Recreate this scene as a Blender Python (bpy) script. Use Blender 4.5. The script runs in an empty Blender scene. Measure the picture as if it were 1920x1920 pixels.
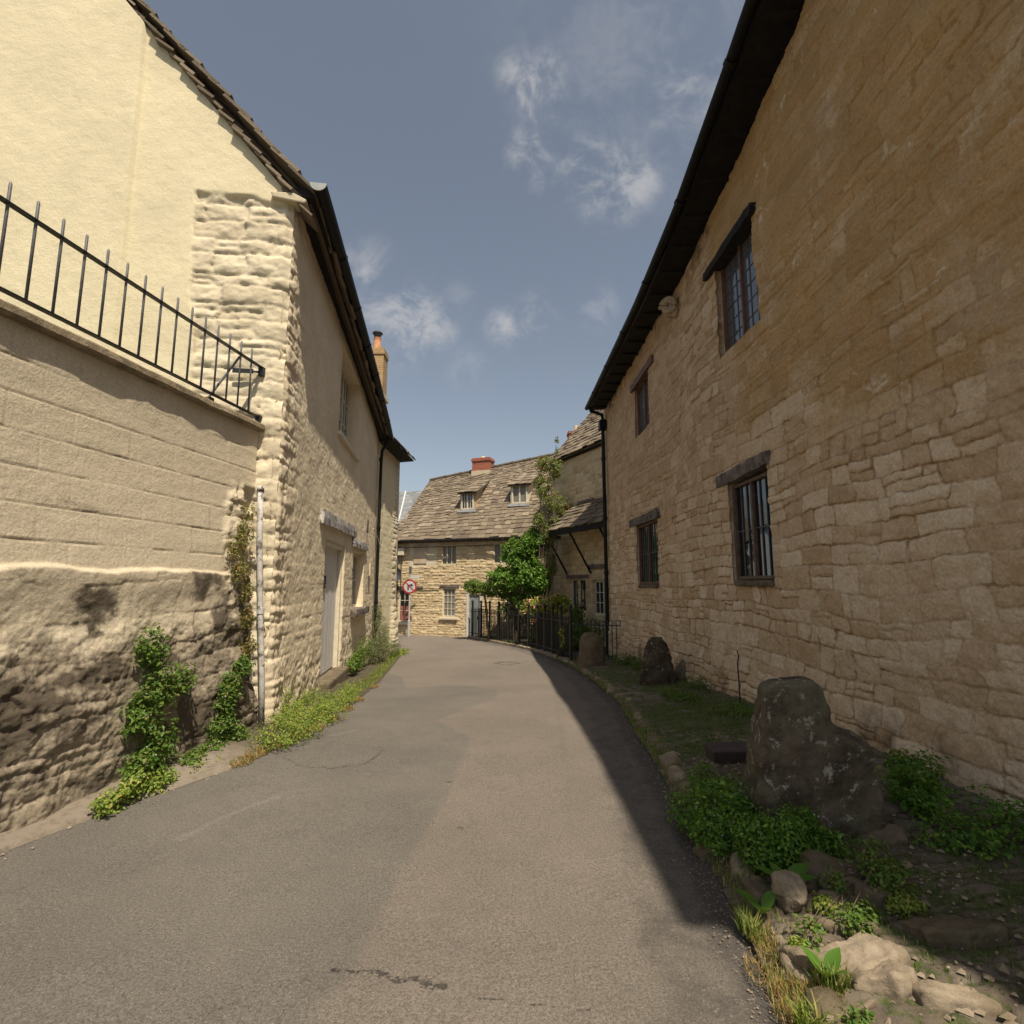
import bpy, bmesh, math, random
import numpy as np
from mathutils import Vector, Matrix, noise as mnoise
random.seed(7); RNG = np.random.default_rng(7)
scene = bpy.context.scene
COL = scene.collection

# ------------------------------------------------------------------ camera
EYE = 1.5; PITCH = math.radians(7.8)
cd = bpy.data.cameras.new('camera'); cam = bpy.data.objects.new('camera', cd); COL.objects.link(cam)
cam.location = (0, 0, EYE); cam.rotation_euler = (math.pi/2 + PITCH, 0, 0)
cd.sensor_width = 36; cd.lens = 18.75; cd.clip_start = 0.05; cd.clip_end = 2000
scene.camera = cam

# ------------------------------------------------------------------ exposure
vs = scene.view_settings
vs.view_transform = 'Standard'; vs.look = 'None'; vs.gamma = 1; vs.exposure = 0.42; vs.use_curve_mapping = False
scene.cycles.max_bounces = 8; scene.cycles.diffuse_bounces = 4

def ray(px, py):
    u = (px-960)/1000; v = (960-py)/1000
    return Vector((u, math.cos(PITCH)-v*math.sin(PITCH), math.sin(PITCH)+v*math.cos(PITCH)))

# ------------------------------------------------------------------ sky and sun
SUN = Vector((0.225, -0.52, 1.0)).normalized()
world = bpy.data.worlds.new('World'); scene.world = world; world.use_nodes = True
wt = world.node_tree; wt.nodes.clear()
def nd(nt, typ, ins=None, **props):
    n = nt.nodes.new(typ)
    for k, v in props.items(): setattr(n, k, v)
    for k, v in (ins or {}).items():
        s = n.inputs[k]
        if isinstance(v, bpy.types.NodeSocket): nt.links.new(v, s)
        else: s.default_value = v
    return n
def mth(nt, op, a, b=0.0, c=None, clamp=False):
    d = {0: a, 1: b}
    if c is not None: d[2] = c
    return nd(nt, 'ShaderNodeMath', d, operation=op, use_clamp=clamp).outputs[0]
def mixc(nt, f, a, b, bt='MIX'):
    n = nd(nt, 'ShaderNodeMix', data_type='RGBA', blend_type=bt)
    for i, v in ((0, f), (6, a), (7, b)):
        s = n.inputs[i]
        if isinstance(v, bpy.types.NodeSocket): nt.links.new(v, s)
        else: s.default_value = v if i == 0 or len(v) == 4 else (*v, 1)
    return n.outputs[2]
def mapr(nt, v, a, b, c=0.0, d=1.0, smooth=True):
    return nd(nt, 'ShaderNodeMapRange', {0: v, 1: a, 2: b, 3: c, 4: d}, interpolation_type='SMOOTHSTEP' if smooth else 'LINEAR').outputs[0]
sky = nd(wt, 'ShaderNodeTexSky', sky_type='NISHITA', sun_disc=False)
sky.sun_elevation = math.asin(SUN.z); sky.sun_rotation = math.atan2(SUN.x, SUN.y)
sky.air_density = 1.0; sky.dust_density = 1.5; sky.ozone_density = 1.0
tc = nd(wt, 'ShaderNodeTexCoord').outputs['Generated']
nz = nd(wt, 'ShaderNodeVectorMath', {0: tc}, operation='NORMALIZE').outputs[0]
sky_c = nd(wt, 'ShaderNodeHueSaturation', {'Saturation': 0.66, 'Value': 1.0, 'Color': sky.outputs[0]}).outputs[0]
sky_c = mixc(wt, 1.0, sky_c, (1.0, 1.0, 0.955), 'MULTIPLY')
# wisps of cloud: soft patches placed by direction, broken up by noise
wx = nd(wt, 'ShaderNodeMapping', {'Vector': nz, 'Rotation': (0.3, 0.5, 0.9), 'Scale': (1.0, 1.5, 1.2)}).outputs[0]
n1 = nd(wt, 'ShaderNodeTexNoise', {'Vector': wx, 'Scale': 9.0, 'Detail': 10.0, 'Roughness': 0.62, 'Distortion': 0.5}).outputs[0]
n2 = nd(wt, 'ShaderNodeTexNoise', {'Vector': wx, 'Scale': 26.0, 'Detail': 6.0, 'Roughness': 0.6, 'Distortion': 0.8}).outputs[0]
acc = None
CLOUDS = [(1010, 165, 62, 1.0), (965, 140, 40, .7), (995, 290, 55, .9), (1020, 325, 42, .8), (1100, 315, 62, 1.05), (1150, 345, 75, 1.1), (1195, 340, 55, .9),
          (690, 525, 80, .7), (735, 580, 85, .95), (800, 610, 65, 1.15), (735, 640, 70, .9), (945, 615, 48, .9), (1000, 600, 60, .75), (1120, 580, 50, .6),
          (1290, 175, 90, .7), (1140, 150, 230, .30), (1240, 60, 190, .34), (880, 695, 60, .45), (1230, 250, 150, .28), (860, 560, 45, .4)]
for (px, py, r, a) in CLOUDS:
    c = ray(px, py).normalized()
    rr = r/1000.0
    d = nd(wt, 'ShaderNodeVectorMath', {0: nz, 1: tuple(c)}, operation='DISTANCE').outputs['Value']
    f = mapr(wt, d, rr*1.25, 0.0, 0.0, a)
    acc = f if acc is None else mth(wt, 'MAXIMUM', acc, f)
ns = mth(wt, 'MULTIPLY', mapr(wt, mth(wt, 'ADD', mth(wt, 'MULTIPLY', n1, .7), mth(wt, 'MULTIPLY', n2, .3)), 0.36, 0.66), acc)
cm = mth(wt, 'MULTIPLY', mapr(wt, ns, 0.0, 0.80), 0.62, clamp=True)
col = mixc(wt, cm, sky_c, (5.0, 4.9, 4.9))
bg = nd(wt, 'ShaderNodeBackground', {'Color': col, 'Strength': 0.086})
wo = nd(wt, 'ShaderNodeOutputWorld'); wt.links.new(bg.outputs[0], wo.inputs[0])
sl = bpy.data.lights.new('sun', 'SUN'); sun = bpy.data.objects.new('sun', sl); COL.objects.link(sun)
sl.energy = 4.6; sl.angle = math.radians(0.55); sl.color = (1.0, 0.89, 0.71)
sun.rotation_euler = SUN.to_track_quat('Z', 'Y').to_euler(); sun.location = (10, -20, 40)

# ------------------------------------------------------------------ noise and mesh helpers
def _hash(ix, iy, seed):
    h = (ix.astype(np.int64)*374761393 + iy.astype(np.int64)*668265263 + seed*1442695041) & 0xffffffff
    h = ((h ^ (h >> 13))*1274126177) & 0xffffffff
    h = (h ^ (h >> 16)) & 0xffffffff
    return h/4294967295.0
def vn(x, y, seed=0):
    x = np.asarray(x, float); y = np.asarray(y, float)
    ix = np.floor(x); iy = np.floor(y); fx = x-ix; fy = y-iy
    fx = fx*fx*(3-2*fx); fy = fy*fy*(3-2*fy)
    a = _hash(ix, iy, seed); b = _hash(ix+1, iy, seed); c = _hash(ix, iy+1, seed); d = _hash(ix+1, iy+1, seed)
    return (a*(1-fx)+b*fx)*(1-fy)+(c*(1-fx)+d*fx)*fy
def fbm(x, y, seed=0, o=4, g=.5):
    s = 0; a = 1; t = 0
    for i in range(o):
        s = s+a*(vn(x*2**i+17.3*i, y*2**i+9.1*i, seed+i)-.5); t += a; a *= g
    return 2*s/t
def sstep(a, b, x):
    t = np.clip((x-a)/(b-a), 0, 1); return t*t*(3-2*t)
def mesh_np(name, V, quads=None, tris=None, attrs=None, smooth=False):
    me = bpy.data.meshes.new(name)
    V = np.asarray(V, np.float32)
    quads = np.zeros((0, 4), int) if quads is None else np.asarray(quads).reshape(-1, 4)
    tris = np.zeros((0, 3), int) if tris is None else np.asarray(tris).reshape(-1, 3)
    nl = quads.size+tris.size; npo = len(quads)+len(tris)
    me.vertices.add(len(V)); me.vertices.foreach_set('co', V.ravel())
    me.loops.add(nl); me.loops.foreach_set('vertex_index', np.concatenate([quads.ravel(), tris.ravel()]).astype(np.int32))
    me.polygons.add(npo)
    st = np.concatenate([np.arange(len(quads))*4, quads.size+np.arange(len(tris))*3]).astype(np.int32)
    me.polygons.foreach_set('loop_start', st)
    me.polygons.foreach_set('loop_total', np.concatenate([np.full(len(quads), 4), np.full(len(tris), 3)]).astype(np.int32))
    me.polygons.foreach_set('use_smooth', np.full(npo, smooth))
    for k, a in (attrs or {}).items():
        at = me.attributes.new(k, 'FLOAT', 'POINT'); at.data.foreach_set('value', np.asarray(a, np.float32).ravel())
    me.update(); me.validate()
    return me
def org(p):
    while p is not None:
        if p.parent is None: return np.array(p.location)
        p = p.parent
    return np.zeros(3)
def link(name, me, mat, parent=None, loc=None):
    """mesh in world coordinates -> object whose origin is its thing's base (or loc)"""
    o = bpy.data.objects.new(name, me); COL.objects.link(o)
    if mat is not None:
        me.materials.clear(); me.materials.append(mat)
    off = org(parent) if parent is not None else np.array(loc if loc is not None else (0, 0, 0), float)
    if np.any(off):
        n = len(me.vertices); c = np.empty(n*3, np.float32); me.vertices.foreach_get('co', c)
        c = (c.reshape(-1, 3)-off.astype(np.float32)).ravel(); me.vertices.foreach_set('co', c); me.update()
    if parent is not None: o.parent = parent
    else: o.location = off
    return o
def tag(o, label=None, cat=None, group=None, kind=None):
    if label: o['label'] = label
    if cat: o['category'] = cat
    if group: o['group'] = group
    if kind: o['kind'] = kind
    return o
def thing(name, loc, label, cat, group=None):
    o = bpy.data.objects.new(name, None); COL.objects.link(o); o.location = loc; o.empty_display_size = .3
    return tag(o, label, cat, group)

class MB:
    def __init__(s): s.v = []; s.f = []
    def add(s, vs, fs):
        b = len(s.v); s.v += [tuple(map(float, p)) for p in vs]; s.f += [tuple(b+i for i in f) for f in fs]; return s
    def box(s, o, ax, ay, az):
        """box with corner o and three edge vectors"""
        o = np.array(o, float); a, b, c = (np.array(q, float) for q in (ax, ay, az))
        P = [o, o+a, o+a+b, o+b, o+c, o+a+c, o+a+b+c, o+b+c]
        F = [(0, 3, 2, 1), (4, 5, 6, 7), (0, 1, 5, 4), (1, 2, 6, 5), (2, 3, 7, 6), (3, 0, 4, 7)]
        if np.dot(np.cross(a, b), c) < 0: F = [f[::-1] for f in F]
        return s.add(P, F)
    def tube(s, pts, r, n=8, cap=True):
        pts = [np.array(p, float) for p in pts]; m = len(pts)
        rs = r if hasattr(r, '__len__') else [r]*m
        V = []; F = []
        for i, p in enumerate(pts):
            t = pts[min(i+1, m-1)]-pts[max(i-1, 0)]; t = t/(np.linalg.norm(t)+1e-9)
            up = np.array([0, 0, 1.]) if abs(t[2]) < .9 else np.array([1., 0, 0])
            a = np.cross(t, up); a /= np.linalg.norm(a); b = np.cross(a, t)
            for k in range(n):
                w = 2*math.pi*k/n; V.append(p+rs[i]*(math.cos(w)*a+math.sin(w)*b))
        for i in range(m-1):
            for k in range(n):
                F.append((i*n+k, i*n+(k+1) % n, (i+1)*n+(k+1) % n, (i+1)*n+k))
        if cap: F += [tuple(range(n))[::-1], tuple((m-1)*n+k for k in range(n))]
        return s.add(V, F)
    def sweep(s, path, prof):
        """closed profile [(out, up)] carried along a path; out = path direction x up"""
        path = [np.array(p, float) for p in path]; m = len(path); n = len(prof); V = []; F = []
        for i, p in enumerate(path):
            t = path[min(i+1, m-1)]-path[max(i-1, 0)]; t[2] = 0; t /= np.linalg.norm(t)
            o = np.array([t[1], -t[0], 0])
            for a, b in prof: V.append(p+o*a+np.array([0, 0, b]))
        for i in range(m-1):
            for k in range(n): F.append((i*n+k, i*n+(k+1) % n, (i+1)*n+(k+1) % n, (i+1)*n+k))
        F += [tuple(range(n))[::-1], tuple((m-1)*n+k for k in range(n))]
        return s.add(V, F)
    def prism(s, poly, ext):
        n = len(poly); P = [np.array(p, float) for p in poly]; e = np.array(ext, float)
        return s.add(P+[p+e for p in P], [tuple(range(n))[::-1], tuple(range(n, 2*n))]+[(i, (i+1) % n, n+(i+1) % n, n+i) for i in range(n)])
    def mesh(s, name, smooth=False, fix=True):
        me = bpy.data.meshes.new(name); me.from_pydata(s.v, [], s.f)
        if fix:
            bm = bmesh.new(); bm.from_mesh(me); bmesh.ops.recalc_face_normals(bm, faces=bm.faces); bm.to_mesh(me); bm.free()
        if smooth: me.polygons.foreach_set('use_smooth', [True]*len(me.polygons))
        me.update(); return me
    def build(s, name, mat, parent=None, loc=None, smooth=False, bevel=0):
        o = link(name, s.mesh(name, smooth), mat, parent, loc)
        if bevel:
            b = o.modifiers.new('bevel', 'BEVEL'); b.width = bevel; b.segments = 2; b.limit_method = 'ANGLE'
        return o

# ------------------------------------------------------------------ materials
MATS = {}
def newmat(name):
    m = bpy.data.materials.new(name); m.use_nodes = True; nt = m.node_tree; nt.nodes.clear()
    out = nd(nt, 'ShaderNodeOutputMaterial'); b = nd(nt, 'ShaderNodeBsdfPrincipled'); nt.links.new(b.outputs[0], out.inputs[0])
    return m, nt, b
def attr(nt, n): return nd(nt, 'ShaderNodeAttribute', attribute_name=n).outputs['Fac']
def gnoise(nt, scale, detail=5, rough=.6, vec=None, dist=0.0):
    if vec is None: vec = nd(nt, 'ShaderNodeNewGeometry').outputs['Position']
    return nd(nt, 'ShaderNodeTexNoise', {'Vector': vec, 'Scale': scale, 'Detail': detail, 'Roughness': rough, 'Distortion': dist}).outputs[0]
def setc(nt, b, c):
    if isinstance(c, bpy.types.NodeSocket): nt.links.new(c, b.inputs['Base Color'])
    else: b.inputs['Base Color'].default_value = (*c, 1)
def bump(nt, b, hs, dist=.01, strength=1.0):
    h = hs[0]
    for x in hs[1:]: h = mth(nt, 'ADD', h, x)
    n = nd(nt, 'ShaderNodeBump', {'Height': h, 'Distance': dist, 'Strength': strength}); nt.links.new(n.outputs[0], b.inputs['Normal'])
def simple(name, c, rough=.6, metal=0, var=.15, scale=12, bd=.002, spec=.5, c2=None, thr=(.5, .65)):
    m, nt, b = newmat(name)
    n = gnoise(nt, scale, 6, .65)
    c0 = mixc(nt, mapr(nt, n, .3, .7), tuple(x*(1-var) for x in c), tuple(min(1, x*(1+var)) for x in c))
    if c2 is not None: c0 = mixc(nt, mapr(nt, gnoise(nt, scale*.6, 8, .75), *thr), c0, c2)
    setc(nt, b, c0); b.inputs['Roughness'].default_value = rough; b.inputs['Metallic'].default_value = metal
    b.inputs['Specular IOR Level'].default_value = spec
    if bd: bump(nt, b, [gnoise(nt, scale*5, 6, .7)], bd)
    return m
def stonewall(name, dark, mid, light, mortar, alt, dirt=(.05, .04, .03), bd=.012, fine=55, dirt_amt=.5, bleach=None, calm=1.0, amax=1.0):
    """stone colours by the per-stone 'tint', mortar by 'mort', second finish by 'aux', dirt by 'dirt'"""
    m, nt, b = newmat(name)
    t = attr(nt, 'tint'); mo = attr(nt, 'mort'); ax = attr(nt, 'aux'); di = attr(nt, 'dirt')
    n_l = gnoise(nt, 1.3, 5, .6); n_m = gnoise(nt, 7, 7, .7); n_f = gnoise(nt, fine, 8, .72)
    tt = mth(nt, 'ADD', mth(nt, 'MULTIPLY', t, .62), mth(nt, 'MULTIPLY', mth(nt, 'SUBTRACT', n_m, .5), 1.1))
    tt = mth(nt, 'ADD', tt, .19)
    c = mixc(nt, mapr(nt, tt, 0.0, .5, smooth=False), dark, mid)
    c = mixc(nt, mapr(nt, tt, .5, 1.0, smooth=False), c, light)
    mm = mth(nt, 'MULTIPLY', mo, mapr(nt, gnoise(nt, 11, 5, .7), .25, .6))
    c = mixc(nt, mm, c, mortar)
    a2 = mixc(nt, mapr(nt, n_l, .3, .7), tuple(x*(1-.18*calm) for x in alt), tuple(min(1, x*(1+.1*calm)) for x in alt))
    a2 = mixc(nt, mapr(nt, n_m, .35, .75, 0, .45*calm), a2, tuple(x*.66 for x in alt))
    am = mapr(nt, mth(nt, 'ADD', ax, mth(nt, 'MULTIPLY', mth(nt, 'SUBTRACT', n_m, .5), .9)), .38, .62)
    c = mixc(nt, mth(nt, 'MULTIPLY', am, amax), c, a2)
    fl = mapr(nt, n_f, .3, .7, 1-.18*calm, 1+.12*calm)
    c = mixc(nt, 1.0, c, nd(nt, 'ShaderNodeCombineColor', {0: fl, 1: fl, 2: fl}).outputs[0], 'MULTIPLY')
    if bleach is not None:
        c = mixc(nt, mapr(nt, gnoise(nt, 3.1, 7, .75, dist=.4), .60, .70, 0, .8), c, bleach)
    dm = mapr(nt, mth(nt, 'ADD', di, mth(nt, 'MULTIPLY', mth(nt, 'SUBTRACT', gnoise(nt, 5, 8, .78), .5), 1.5)), .45, .95, 0, dirt_amt+.4)
    c = mixc(nt, dm, c, dirt)
    pits = mapr(nt, gnoise(nt, 22, 6, .8), .68, .74, 0, .5)
    c = mixc(nt, pits, c, tuple(x*.5 for x in mortar))
    setc(nt, b, c); b.inputs['Roughness'].default_value = .93; b.inputs['Specular IOR Level'].default_value = .2
    bump(nt, b, [mth(nt, 'MULTIPLY', n_f, .55), mth(nt, 'MULTIPLY', gnoise(nt, 16, 6, .7), .9)], bd)
    return m
M_CREAM = stonewall('limewashed_stone', (.50, .43, .31), (.61, .53, .39), (.70, .62, .46), (.54, .46, .33), (.69, .61, .425), dirt=(.26, .19, .12), bd=.008, dirt_amt=.10, calm=.35)
M_CREAM_F = stonewall('front_limewash', (.60, .50, .35), (.74, .63, .46), (.82, .72, .55), (.58, .47, .32), (.77, .66, .48), dirt=(.24, .17, .10), bd=.008, dirt_amt=.15, calm=.7)  # street-front limewash, its colour lightened to make up for the eaves' shade
M_BLOCK = stonewall('painted_blockwork', (.49, .42, .31), (.57, .49, .365), (.64, .56, .42), (.38, .31, .22), (.40, .335, .25), dirt=(.07, .055, .04), bd=.009, dirt_amt=.5)
M_OCHRE = stonewall('limestone_rubble', (.42, .28, .155), (.62, .455, .29), (.80, .655, .48), (.30, .18, .085), (.50, .305, .115), dirt=(.12, .08, .045), bd=.020, dirt_amt=.38, bleach=(.74, .66, .53), fine=40, amax=.72)
M_RUBBLE = stonewall('honey_rubble', (.36, .27, .16), (.60, .47, .29), (.74, .61, .41), (.46, .35, .21), (.66, .58, .44), dirt=(.16, .12, .07), bd=.010)
M_PLASTER2 = stonewall('cream_stone_plain', (.50, .43, .30), (.57, .49, .35), (.64, .56, .41), (.52, .45, .32), (.58, .50, .34), bd=.008)  # plain cream stone, slightly deeper in tone than the limewash
def slatemat(name, a, b_, c_, moss=(.16, .15, .05), moss_amt=.5):
    m, nt, b = newmat(name)
    t = mth(nt, 'ADD', mth(nt, 'MULTIPLY', attr(nt, 'tint'), .7), mth(nt, 'MULTIPLY', gnoise(nt, 9, 7, .75), .45))
    c = mixc(nt, mapr(nt, t, .1, .5), a, b_); c = mixc(nt, mapr(nt, t, .6, 1.05), c, c_)
    c = mixc(nt, mapr(nt, gnoise(nt, 2.3, 8, .75), .52, .7, 0, moss_amt), c, moss)
    setc(nt, b, c); b.inputs['Roughness'].default_value = .9; b.inputs['Specular IOR Level'].default_value = .25
    bump(nt, b, [gnoise(nt, 30, 7, .75)], .012); return m
M_SLATE = slatemat('stone_slate', (.10, .078, .058), (.185, .146, .106), (.30, .245, .18), (.115, .10, .06))
M_SLATE_DK = slatemat('stone_slate_dark', (.06, .045, .035), (.12, .09, .065), (.25, .19, .13))
M_GREYSLATE = slatemat('grey_slate', (.13, .14, .15), (.19, .20, .21), (.26, .27, .28), moss_amt=.1)
M_IRON = simple('black_iron', (.012, .012, .014), .45, 0, .4, 20, .001, .5, c2=(.05, .03, .02), thr=(.62, .75))
M_BARGREY = simple('dull_grey_paint', (.13, .13, .135), .5, 0, .25, 25, .001)
M_GUTTER = simple('black_gutter', (.007, .007, .007), .55, 0, .3, 10, .001, .25)
M_DARKWOOD = simple('dark_old_timber', (.009, .007, .006), .95, 0, .5, 8, .004)
M_FRAME = simple('brown_window_timber', (.13, .062, .038), .6, 0, .35, 14, .002)
M_GREYFRAME = simple('grey_brown_window_timber', (.12, .075, .05), .6, 0, .35, 14, .002)
M_GREYWOOD = simple('weathered_oak', (.16, .13, .11), .85, 0, .4, 9, .008, c2=(.05, .04, .035), thr=(.5, .62))
M_PALEWOOD = simple('flaking_white_timber', (.46, .44, .42), .8, 0, .2, 12, .005, c2=(.14, .12, .11), thr=(.52, .58))
M_WHITE = simple('white_paint', (.62, .60, .57), .5, 0, .08, 10, .001, c2=(.35, .32, .28), thr=(.62, .75))
M_CREAMPAINT = simple('cream_paint', (.62, .56, .43), .55, 0, .1, 10, .001)
M_LEAD = simple('lead', (.10, .11, .12), .5, .3, .2, 10, .001)
M_BRICK_ = None
def brickmat(name, c1, c2, mortar, sx=4.4, rot=(math.pi/2, 0, 0)):
    m, nt, b = newmat(name)
    P = nd(nt, 'ShaderNodeTexCoord').outputs['Object']
    v = nd(nt, 'ShaderNodeSeparateXYZ', {0: P})
    uv = nd(nt, 'ShaderNodeCombineXYZ', {0: mth(nt, 'ADD', v.outputs[0], v.outputs[1]), 1: v.outputs[2]}).outputs[0]
    br = nd(nt, 'ShaderNodeTexBrick', {'Vector': uv, 'Color1': (*c1, 1), 'Color2': (*c2, 1), 'Mortar': (*mortar, 1), 'Scale': sx, 'Mortar Size': .022, 'Brick Width': 1.0, 'Row Height': .33, 'Bias': 0.0})
    c = mixc(nt, mapr(nt, gnoise(nt, 9, 7, .7), .3, .75, 0, .6), br.outputs[0], tuple(x*.55 for x in c1))
    setc(nt, b, c); b.inputs['Roughness'].default_value = .9
    bump(nt, b, [mth(nt, 'MULTIPLY', br.outputs['Fac'], -1.0), gnoise(nt, 40, 4, .6)], .01); return m
M_REDBRICK = brickmat('red_brick', (.42, .13, .075), (.30, .09, .055), (.30, .22, .16))
M_YELBRICK = brickmat('buff_brick', (.50, .34, .17), (.42, .27, .13), (.28, .21, .14))
M_TERRA = simple('terracotta', (.52, .25, .12), .8, 0, .2, 12, .003)
M_BUFFPOT = simple('buff_clay', (.60, .46, .26), .8, 0, .2, 12, .003)
def glassmat(name, c, rough=.03):
    m, nt, b = newmat(name); setc(nt, b, c); b.inputs['Roughness'].default_value = rough; b.inputs['IOR'].default_value = 1.52
    b.inputs['Specular IOR Level'].default_value = .9
    g = gnoise(nt, 3.0, 2, .5); bump(nt, b, [g], .006); return m
M_GLASS = glassmat('old_window_glass', (.006, .007, .008))
M_GLASS_NET = glassmat('glass_over_net_curtain', (.20, .19, .17), .12)
M_GLASS_PALE = glassmat('leaded_glass_sky_tint', (.10, .105, .115), .05)  # pale grey-blue base colour paints in the sky's reflection on the panes
M_GLASS_RED = simple('faded_red_blind', (.30, .10, .07), .6, 0, .3, 6, 0)

# asphalt
def asphalt():
    m, nt, b = newmat('worn_asphalt')
    P = nd(nt, 'ShaderNodeNewGeometry').outputs['Position']
    pa = attr(nt, 'patch'); cr = attr(nt, 'crack'); ed = attr(nt, 'edge')
    nl = gnoise(nt, .9, 5, .6, P); nm = gnoise(nt, 5, 6, .7, P); nf = gnoise(nt, 85, 4, .8, P); ng = gnoise(nt, 210, 2, .6, P)
    vo = nd(nt, 'ShaderNodeTexVoronoi', {'Vector': P, 'Scale': 130.0})
    spk = mapr(nt, vo.outputs['Distance'], .12, .30, 1, 0)
    rnd = nd(nt, 'ShaderNodeSeparateColor', {0: vo.outputs['Color']}).outputs[0]
    grey = mixc(nt, mapr(nt, nl, .3, .7), (.118, .106, .094), (.146, .131, .115))
    warm = mixc(nt, mapr(nt, nl, .3, .7), (.144, .124, .105), (.172, .148, .126))
    pm = mapr(nt, mth(nt, 'ADD', pa, mth(nt, 'MULTIPLY', mth(nt, 'SUBTRACT', nm, .5), .5)), .3, .7)
    c = mixc(nt, pm, grey, warm)
    c = mixc(nt, mapr(nt, nm, .5, .8, 0, .35), c, (.085, .075, .068))
    fl = mapr(nt, mth(nt, 'ADD', mth(nt, 'MULTIPLY', nf, .6), mth(nt, 'MULTIPLY', ng, .4)), .34, .66, .52, 1.48)
    c = mixc(nt, 1.0, c, nd(nt, 'ShaderNodeCombineColor', {0: fl, 1: fl, 2: fl}).outputs[0], 'MULTIPLY')
    c = mixc(nt, mth(nt, 'MULTIPLY', spk, mapr(nt, rnd, .90, .93)), c, (.42, .37, .29))
    c = mixc(nt, mth(nt, 'MULTIPLY', spk, mapr(nt, rnd, .12, .08)), c, (.03, .028, .025))
    em = mapr(nt, mth(nt, 'ADD', ed, mth(nt, 'MULTIPLY', mth(nt, 'SUBTRACT', nm, .5), .8)), .3, .8, 0, .85)
    c = mixc(nt, em, c, mixc(nt, mapr(nt, gnoise(nt, 38, 5, .8, P), .56, .66), (.060, .054, .050), (.24, .21, .18)))
    cm_ = mapr(nt, mth(nt, 'MULTIPLY', cr, mapr(nt, gnoise(nt, 42, 6, .9, P), .46, .58)), .25, .6, 0, .75)
    c = mixc(nt, cm_, c, (.035, .033, .033))
    bl = attr(nt, 'pale'); c = mixc(nt, mapr(nt, mth(nt, 'MULTIPLY', bl, gnoise(nt, 40, 6, .8, P)), .34, .60, 0, .35), c, (.27, .24, .20))
    setc(nt, b, c); b.inputs['Roughness'].default_value = .88; b.inputs['Specular IOR Level'].default_value = .3
    bump(nt, b, [nf, mth(nt, 'MULTIPLY', ng, .5), mth(nt, 'MULTIPLY', cm_, -1.2)], .006); return m
M_ROAD = asphalt()
def earthmat():
    m, nt, b = newmat('mossy_earth_and_setts')
    t = attr(nt, 'tint'); mo = attr(nt, 'mort'); gr = attr(nt, 'aux')
    n = gnoise(nt, 14, 7, .75)
    st = mixc(nt, t, (.13, .10, .075), (.24, .20, .155)); st = mixc(nt, mapr(nt, n, .45, .7, 0, .6), st, (.08, .065, .045))
    ea = mixc(nt, mapr(nt, gnoise(nt, 30, 6, .7), .35, .65), (.055, .042, .028), (.10, .078, .05))
    c = mixc(nt, mo, st, ea)
    ms = mixc(nt, mapr(nt, gnoise(nt, 45, 5, .7), .35, .65), (.035, .055, .012), (.10, .12, .03))
    c = mixc(nt, mapr(nt, mth(nt, 'ADD', gr, mth(nt, 'MULTIPLY', mth(nt, 'SUBTRACT', gnoise(nt, 6, 7, .75), .5), 1.8)), .42, .62), c, ms)
    setc(nt, b, c); b.inputs['Roughness'].default_value = .95
    bump(nt, b, [gnoise(nt, 60, 6, .75)], .012); return m
M_EARTH = earthmat()
def rockmat(name, a, b_, lichen, lsc=9.0, lthr=(.60, .66), green=(.10, .11, .06), gthr=(.55, .7), bd=.03):
    m, nt, b = newmat(name)
    c = mixc(nt, mapr(nt, gnoise(nt, 4.5, 7, .7), .35, .65), a, b_)
    c = mixc(nt, mapr(nt, gnoise(nt, 3.0, 6, .7, dist=.3), *gthr, 0, .7), c, green)
    ln = gnoise(nt, lsc, 9, .78, dist=.3)
    c = mixc(nt, mapr(nt, ln, *lthr, 0, .9), c, lichen)
    c = mixc(nt, mapr(nt, gnoise(nt, 70, 5, .8), .5, .7, 0, .4), c, tuple(x*.5 for x in a))
    setc(nt, b, c); b.inputs['Roughness'].default_value = .94; b.inputs['Specular IOR Level'].default_value = .2
    bump(nt, b, [gnoise(nt, 20, 8, .75), mth(nt, 'MULTIPLY', gnoise(nt, 90, 4, .7), .3)], bd); return m
M_ROCKDK = rockmat('dark_lichened_stone', (.055, .043, .030), (.13, .10, .07), (.44, .42, .37), 11.0, (.57, .62), (.10, .11, .055))
M_ROCKBIG = rockmat('lichened_mounting_stone', (.085, .068, .048), (.19, .155, .112), (.50, .47, .41), 12.0, (.56, .61), (.19, .19, .12), (.5, .62))
M_ROCKMID = rockmat('brown_mossy_stone', (.12, .095, .06), (.20, .16, .11), (.38, .34, .27), 10.0, (.66, .72), bd=.016)
M_ROCKPALE = rockmat('pale_limestone', (.19, .15, .105), (.33, .27, .20), (.50, .44, .35), 12.0, (.58, .70), (.22, .17, .10), bd=.010)
def leafmat(name, a, b_, c_=None, trans=.3):
    m, nt, b = newmat(name)
    t = attr(nt, 'tint'); c = mixc(nt, t, a, b_)
    if c_ is not None: c = mixc(nt, mapr(nt, attr(nt, 'tint2'), .80, .9), c, c_)
    setc(nt, b, c); b.inputs['Roughness'].default_value = .55; b.inputs['Specular IOR Level'].default_value = .35
    tr = nd(nt, 'ShaderNodeBsdfTranslucent', {'Color': mixc(nt, .5, c, (.30, .42, .04))})
    mx = nd(nt, 'ShaderNodeMixShader', {0: trans, 1: b.outputs[0], 2: tr.outputs[0]})
    out = [n for n in nt.nodes if n.type == 'OUTPUT_MATERIAL'][0]; nt.links.new(mx.outputs[0], out.inputs[0]); return m
L_BRIGHT = leafmat('bright_weed_leaf', (.12, .20, .025), (.27, .34, .06), (.36, .33, .09))
L_MID = leafmat('mid_green_leaf', (.05, .12, .015), (.14, .22, .035), (.20, .20, .06))
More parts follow.
